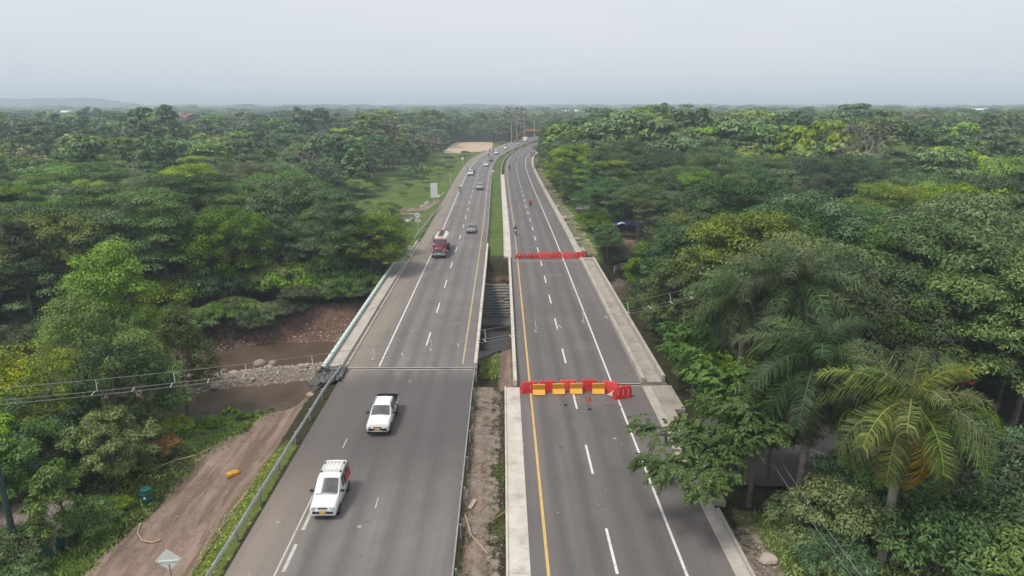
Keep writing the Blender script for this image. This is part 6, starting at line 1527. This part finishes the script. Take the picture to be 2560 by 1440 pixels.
for k, (x, y, lab) in enumerate([(-24.1, 40.0, "single green barrel at the edge of the dirt ramp"), (-27.6, 38.1, "green barrel nearest the shack in the shade"), (-26.9, 38.3, "green barrel with a white label among the shaded ones"), (-26.7, 39.1, "green barrel at the back of the shaded group"), (-27.3, 38.9, "green barrel in the middle of the shaded group")]):
    o = empty("plastic_barrel", (x, y, gz(x, y)), k, lab, "barrel", "green barrels by the dirt ramp"); o.scale = (1.12, 1.12, 1.15); link_mesh("drum", BARREL, o)
    for z_ in (0.28, 0.60, 0.86): link_mesh("hoop", HOOP, o, (0, 0, z_))
    if k in (0, 2): MB().box((0.05, -0.315, 0.45), (0.12, 0.01, 0.14)).build("paper_label", "white_sign", o)
o = link_mesh("stuffed_sack", bag, loc=(-19.6, 43.3, gz(-19.6, 43.3) + 0.18), rot=(0, 0, 0.5)); o.data = bag.copy(); o.data.materials[0] = MATS["sack_yellow"]; o.scale = (0.85, 0.5, 0.42); tag(o, "orange yellow stuffed sack on the dirt ramp", "sack")
o = MB().tube([(-23.3, 37.6, gz(-23.3, 37.6) + .10), (-23.0, 36.6, gz(-23, 36.6) + .06), (-22.4, 36.0, gz(-22.4, 36) + .08), (-21.7, 35.8, gz(-21.7, 35.8) + .06), (-21.1, 35.8, gz(-21.1, 35.8) + .10)], [0.03, 0.05, 0.06, 0.06, 0.04], 6).build("driftwood", "wood_pale", smooth_angle=60); tag(o, "curved pale branch lying on the dirt ramp", "branch")
for pts, lab in (([(-26.2, 44.0), (-24.9, 45.2), (-23.6, 46.4), (-22.8, 47.0)], "long dark branch along the upper edge of the dirt ramp"), ([(-24.6, 54.8), (-23.2, 56.2)], "straight pale stick on the riverbank"), ([(-17.2, 37.6), (-16.75, 38.8)], "short pale stick in the grass by the guardrail")):
    tag(MB().tube([(x, y, gz(x, y) + 0.08) for x, y in pts], 0.05, 5).build("branch", "wood_pale", smooth_angle=60), lab, "branch")
o = empty("concrete_rubble", (-17.0, 54.6, gz(-17, 54.6)), 0.4, "white broken rubble by the guardrail near the pipe end", "rubble")
for k in range(5): MB().box((random.uniform(-.5, .5), random.uniform(-.4, .4), 0.12), (random.uniform(.2, .5), random.uniform(.2, .4), .22), rz=k, rx=.3).build("chunk", "stone_pale", o, bevel=0.03)
# median debris
tag(MB().box((-1.95, 36.6, gz(-1.95, 36.6) + .10), (0.26, 1.0, 0.07), rz=-0.35).build("plank", "wood_pale", bevel=0.02), "pale plank lying in the median against the guardrail", "plank")
tag(MB().tube([(-2.3, 34.8, 0.35), (-1.9, 33.2, 0.12), (-0.9, 31.6, 0.02)], 0.035, 5).build("stick", "wood_pale"), "long pale stick leaning from the guardrail into the median", "stick")
tag(MB().tube([(-1.1, 34.2, 0.02), (0.1, 35.4, 0.12)], 0.045, 5).build("stick", "wood"), "dark stick lying against the median gutter", "stick")
# right roadside rock
bm = bmesh.new(); bmesh.ops.create_icosphere(bm, subdivisions=2, radius=0.5)
for vv in bm.verts: vv.co = Vector((vv.co.x * 1.1, vv.co.y * .8, vv.co.z * .6)) * (1 + 0.16 * math.sin(vv.co.x * 7 + vv.co.y * 5))
me = bpy.data.meshes.new("boulder"); bm.to_mesh(me); bm.free(); me.materials.append(MATS["stone_pale"])
tag(link_mesh("boulder", me, loc=(14.6, 31.3, gz(14.6, 31.3) + 0.15)), "pale boulder on the earth beside the closed road's kerb", "rock")

# ------------------------------------------------------------------ river stones
STONES = []
for k in range(6):
    bm = bmesh.new(); bmesh.ops.create_icosphere(bm, subdivisions=2, radius=0.5); g = np.random.default_rng(700 + k); a_ = g.uniform(.65, 1.15, 3); a_[2] *= .75; ph = g.uniform(0, 6, 3)
    for vv in bm.verts:
        q_ = vv.co; q_ *= 1 + 0.13 * math.sin(5 * q_.x + ph[0]) + 0.13 * math.sin(5 * q_.y + ph[1]) + 0.1 * math.sin(6 * q_.z + ph[2]); vv.co = Vector((q_.x * a_[0], q_.y * a_[1], q_.z * a_[2]))
    me = bpy.data.meshes.new("stone"); bm.to_mesh(me); bm.free(); me.materials.append(MATS["stone_pale" if k % 2 else "stone"]); me.polygons.foreach_set("use_smooth", [True] * len(me.polygons)); STONES.append(me)
gs_ = np.random.default_rng(77)
for x, y, s_, lab in ((-28.2, 72.4, 1.6, "largest brown boulder of the pair on the gravel bar"), (-26.8, 72.6, 1.3, "smaller boulder beside the largest on the gravel bar"), (-21.0, 71.0, 1.1, "boulder on the bar's end below the teal pipe"), (-31.8, 71.2, 0.9, "boulder alone on the upstream part of the bar")):
    o = link_mesh("boulder", STONES[0], loc=(x, y, max(gz(x, y), -6.0) + 0.2 * s_), rot=(0, 0, s_ * 3)); o.scale = (s_, s_, s_); tag(o, lab, "rock")
cnt = 0
while cnt < 150:
    if cnt % 2: x = gs_.uniform(-44, -17.5); y = float(np.interp(x, _rx, _ry)) + gs_.normal(10.6, 0.8); lab = "rounded stone along the far edge of the river"
    else: x = gs_.uniform(-40, -18.5); y = 70.7 + 0.22 * (x + 27) + gs_.normal(0, 2.1); lab = "rounded stone on the gravel bar in the river"
    z_ = gz(x, y)
    if z_ < -6.2: cnt += 1; continue
    s_ = 0.18 + 0.75 * gs_.random() ** 3; o = link_mesh("river_stone", STONES[int(gs_.integers(0, 6))], loc=(x, y, z_ + 0.12 * s_), rot=(gs_.uniform(-.4, .4), gs_.uniform(-.4, .4), gs_.uniform(0, 6))); o.scale = (s_ * 1.3, s_, s_)
    tag(o, lab, "rock", "stones of the river"); cnt += 1
# pebbles: uncountable, one mesh
def pebble_field(name, label, n, fx, smin, smax, mat):
    g = np.random.default_rng(len(name)); oct_ = np.array([(1, 0, 0), (0, 1, 0), (-1, 0, 0), (0, -1, 0), (0, 0, .7), (0, 0, -.5)], float); fo = [(0, 1, 4), (1, 2, 4), (2, 3, 4), (3, 0, 4), (1, 0, 5), (2, 1, 5), (3, 2, 5), (0, 3, 5)]
    XY = np.array([fx(g) for _ in range(n)]); Z = ground(XY[:, 0], XY[:, 1]); s_ = smin + (smax - smin) * g.random(n) ** 2.5
    an = g.uniform(0, 6.28, n); ca_, sa_ = np.cos(an), np.sin(an); o_ = oct_[None] * s_[:, None, None] * g.uniform(.6, 1.3, (n, 6, 1)); 
    V = np.stack([o_[..., 0] * ca_[:, None] - o_[..., 1] * sa_[:, None] + XY[:, :1], o_[..., 0] * sa_[:, None] + o_[..., 1] * ca_[:, None] + XY[:, 1:], o_[..., 2] + Z[:, None] + s_[:, None] * .15], -1).reshape(-1, 3)
    F = (np.array(fo)[None] + 6 * np.arange(n)[:, None, None]).reshape(-1, 3)
    me = bpy.data.meshes.new(name); me.from_pydata(V.tolist(), [], F.tolist()); me.materials.append(MATS[mat]); tag(link_mesh(name, me), label, kind="stuff")
def riv(g):
    x = g.uniform(-50, -17); 
    return (x, float(np.interp(x, _rx, _ry)) + g.normal(11, 1.2)) if g.random() < .45 else (x, 70.6 + 0.22 * (x + 27) + g.normal(-.5, 2.8))
pebble_field("gravel_river", "loose gravel on the river's bars and edges", 9000, riv, 0.04, 0.2, "stone_pale")
pebble_field("gravel_ramp", "small stones scattered on the dirt ramp", 2600, lambda g: (g.uniform(-26, -17), g.uniform(26, 58)), 0.012, 0.075, "stone")
pebble_field("gravel_median", "gravel and small stones in the near median", 5500, lambda g: (g.uniform(-2.35, 0.05), g.uniform(26, 54.4)), 0.012, 0.055, "stone")
pebble_field("gravel_roadside", "stones and litter on the roadside earth by the kerb", 900, lambda g: (g.uniform(13.3, 18), g.uniform(26, 36)), 0.02, 0.09, "stone_pale")

# grass: uncountable, one mesh
def grass_field(name, label, n, fx, hmin, hmax):
    g = np.random.default_rng(n); XY = np.array([fx(g) for _ in range(n)]); Z = ground(XY[:, 0], XY[:, 1]); h = g.uniform(hmin, hmax, n); an = g.uniform(0, 6.28, n)
    D = np.stack([np.cos(an), np.sin(an), np.zeros(n)], 1); P0 = np.stack([XY[:, 0], XY[:, 1], Z - .02], 1); ln_ = g.normal(size=(n, 3)) * .45; ln_[:, 2] = 1; ln_ = unit(ln_); w = (0.03 + 0.03 * g.random(n))[:, None]
    M_ = P0 + ln_ * (h * .6)[:, None]; T_ = P0 + (ln_ * np.array([1.7, 1.7, .95])) * h[:, None]
    V = np.stack([P0 - D * w, P0 + D * w, M_ + D * w * .7, T_], 1); tag(link_mesh(name, quads_mesh(name, V, g.random(n), "grass_blade")), label, kind="stuff")
def gm(g):
    while True:
        x, y = g.uniform(-2.3, 0.08), g.uniform(27, 54)
        if float(vnoise(x, y, 0.35, 3)) + 0.5 * (x + 1.2) / 1.3 > 0.74: return (x, y)
grass_field("grass_median", "grass growing in the near median", 6000, gm, 0.05, 0.16)
grass_field("grass_verge", "grass strip between the dirt ramp and guardrail", 5000, lambda g: (g.normal(-16.6, .6), 27 + 17 * g.random() ** 1.4), 0.04, 0.15)
grass_field("grass_bank", "weeds on the riverbank and ramp edge", 9000, lambda g: (g.uniform(-30, -25.3), g.uniform(28, 60)) if g.random() < .6 else (g.uniform(-27, -19), g.normal(58.5, 1.2)), 0.10, 0.45)
def ramp_edge(g):
    y = g.uniform(28, 58); return (-float(np.interp(y, [28, 46, 52, 59], [24.6, 23.6, 21.4, 19.0])) + g.normal(-.3, .55), y)
grass_field("grass_ramp_edge", "ragged weeds along the river side of the dirt ramp", 5000, ramp_edge, 0.08, 0.38)
grass_field("grass_roadside", "weeds on the roadside beyond the closed road's kerb", 7000, lambda g: (g.uniform(15, 26), g.uniform(27, 36)), 0.10, 0.4)
grass_field("grass_hollow", "green growth in the hollow between the bridges", 5000, lambda g: (g.uniform(-2.3, -0.4), g.uniform(60, 76)), 0.08, 0.3)

# ------------------------------------------------------------------ far houses and hills
def house(x, y, w, d_, h_, wall, roof, label, rz=0.0):
    o = empty("house", (x, y, gz(x, y)), rz, label, "house", "houses scattered in the far forest")
    MB().box((0, 0, h_ / 2), (w, d_, h_)).build("wall", wall, o)
    mb = MB(); mb.add([(-w * .56, -d_ * .58, h_), (w * .56, -d_ * .58, h_), (w * .56, d_ * .58, h_), (-w * .56, d_ * .58, h_), (-w * .56, 0, h_ + d_ * .28), (w * .56, 0, h_ + d_ * .28)], [(0, 1, 5, 4), (2, 3, 4, 5), (0, 4, 3), (1, 2, 5), (3, 2, 1, 0)]); mb.build("roof", roof, o)
    for k in (-.3, .3): MB().box((w * k, -d_ / 2 - .02, h_ * .5), (w * .16, .06, h_ * .35)).build("window", "window_glass", o)
    MB().box((0, -d_ / 2 - .02, h_ * .38), (w * .12, .06, h_ * .7)).build("door", "wood", o)
house(-119, 394, 14, 9, 9, "wall_white", "roof_white", "white-roofed house among dark trees left of the field")
house(-156, 388, 18, 8, 7, "wall_white", "roof_white", "low pale building in the small clearing on the left")
house(-330, 714, 22, 12, 12.5, "wall_white", "roof_tile", "white house with a tiled roof in the hazy left forest")
house(-700, 1120, 14, 10, 12, "wall_white", "roof_white", "white house at the far left below the hill")
house(700, 1000, 26, 14, 14, "wall_white", "roof_white", "white roofed building in the hazy forest far right")
house(126, 1150, 9, 8, 13, "wall_white", "roof_white", "white town building beyond the bend")
house(150, 1260, 10, 8, 15, "wall_white", "roof_white", "pale town building right of the first one", 0.3)
house(112, 1190, 8, 6, 12.5, "wall_white", "roof_white", "small pale town building left of the others", 0.2)
hv, hf = [], []
nn = 70
for j in range(2):
    pass
for i in range(nn):
    s_ = i / (nn - 1); x = -3400 + 1870 * s_
    e = math.sin(math.pi * min(1, s_ * 1.02)) ** 0.5 if s_ < 1 else 0
    h_ = 47 * (0.7 + 0.3 * s_) * min(1, (1 - s_) * 9) * min(1, s_ * 6) + 1.8 * math.sin(i * 1.1) * min(1, (1 - s_) * 6) + 1.0 * math.sin(i * 2.7) * min(1, (1 - s_) * 6)
    hv += [(x, 2850, -5), (x, 3000, max(-4, h_)), (x, 3200, max(-4, h_ * .7)), (x, 3500, -5)]
for i in range(nn - 1):
    for k in range(3): hf.append((4 * i + k, 4 * i + 4 + k, 4 * i + 5 + k, 4 * i + 1 + k))
me = bpy.data.meshes.new("hills"); me.from_pydata(hv, [], hf); me.materials.append(MATS["hill"]); me.polygons.foreach_set("use_smooth", [True] * len(me.polygons))
tag(link_mesh("hills", me), kind="structure", label="low blue hills on the far left horizon")

# ------------------------------------------------------------------ air
m = bpy.data.materials.new("haze_air"); m.use_nodes = True; t = m.node_tree; t.nodes.clear()
out = t.nodes.new("ShaderNodeOutputMaterial"); pv = t.nodes.new("ShaderNodeVolumePrincipled")
pv.inputs["Color"].default_value = (0.77, 0.875, 1.0, 1); pv.inputs["Density"].default_value = 0.00042; pv.inputs["Anisotropy"].default_value = 0.0
t.links.new(pv.outputs["Volume"], out.inputs["Volume"])
me = bpy.data.meshes.new("haze"); mbx = MB().box((0, 5500, 36), (19600, 12600, 92)); me.from_pydata(mbx.v, [], mbx.f); me.materials.append(m)
tag(link_mesh("haze", me), "pale blue haze over the plain", kind="stuff")
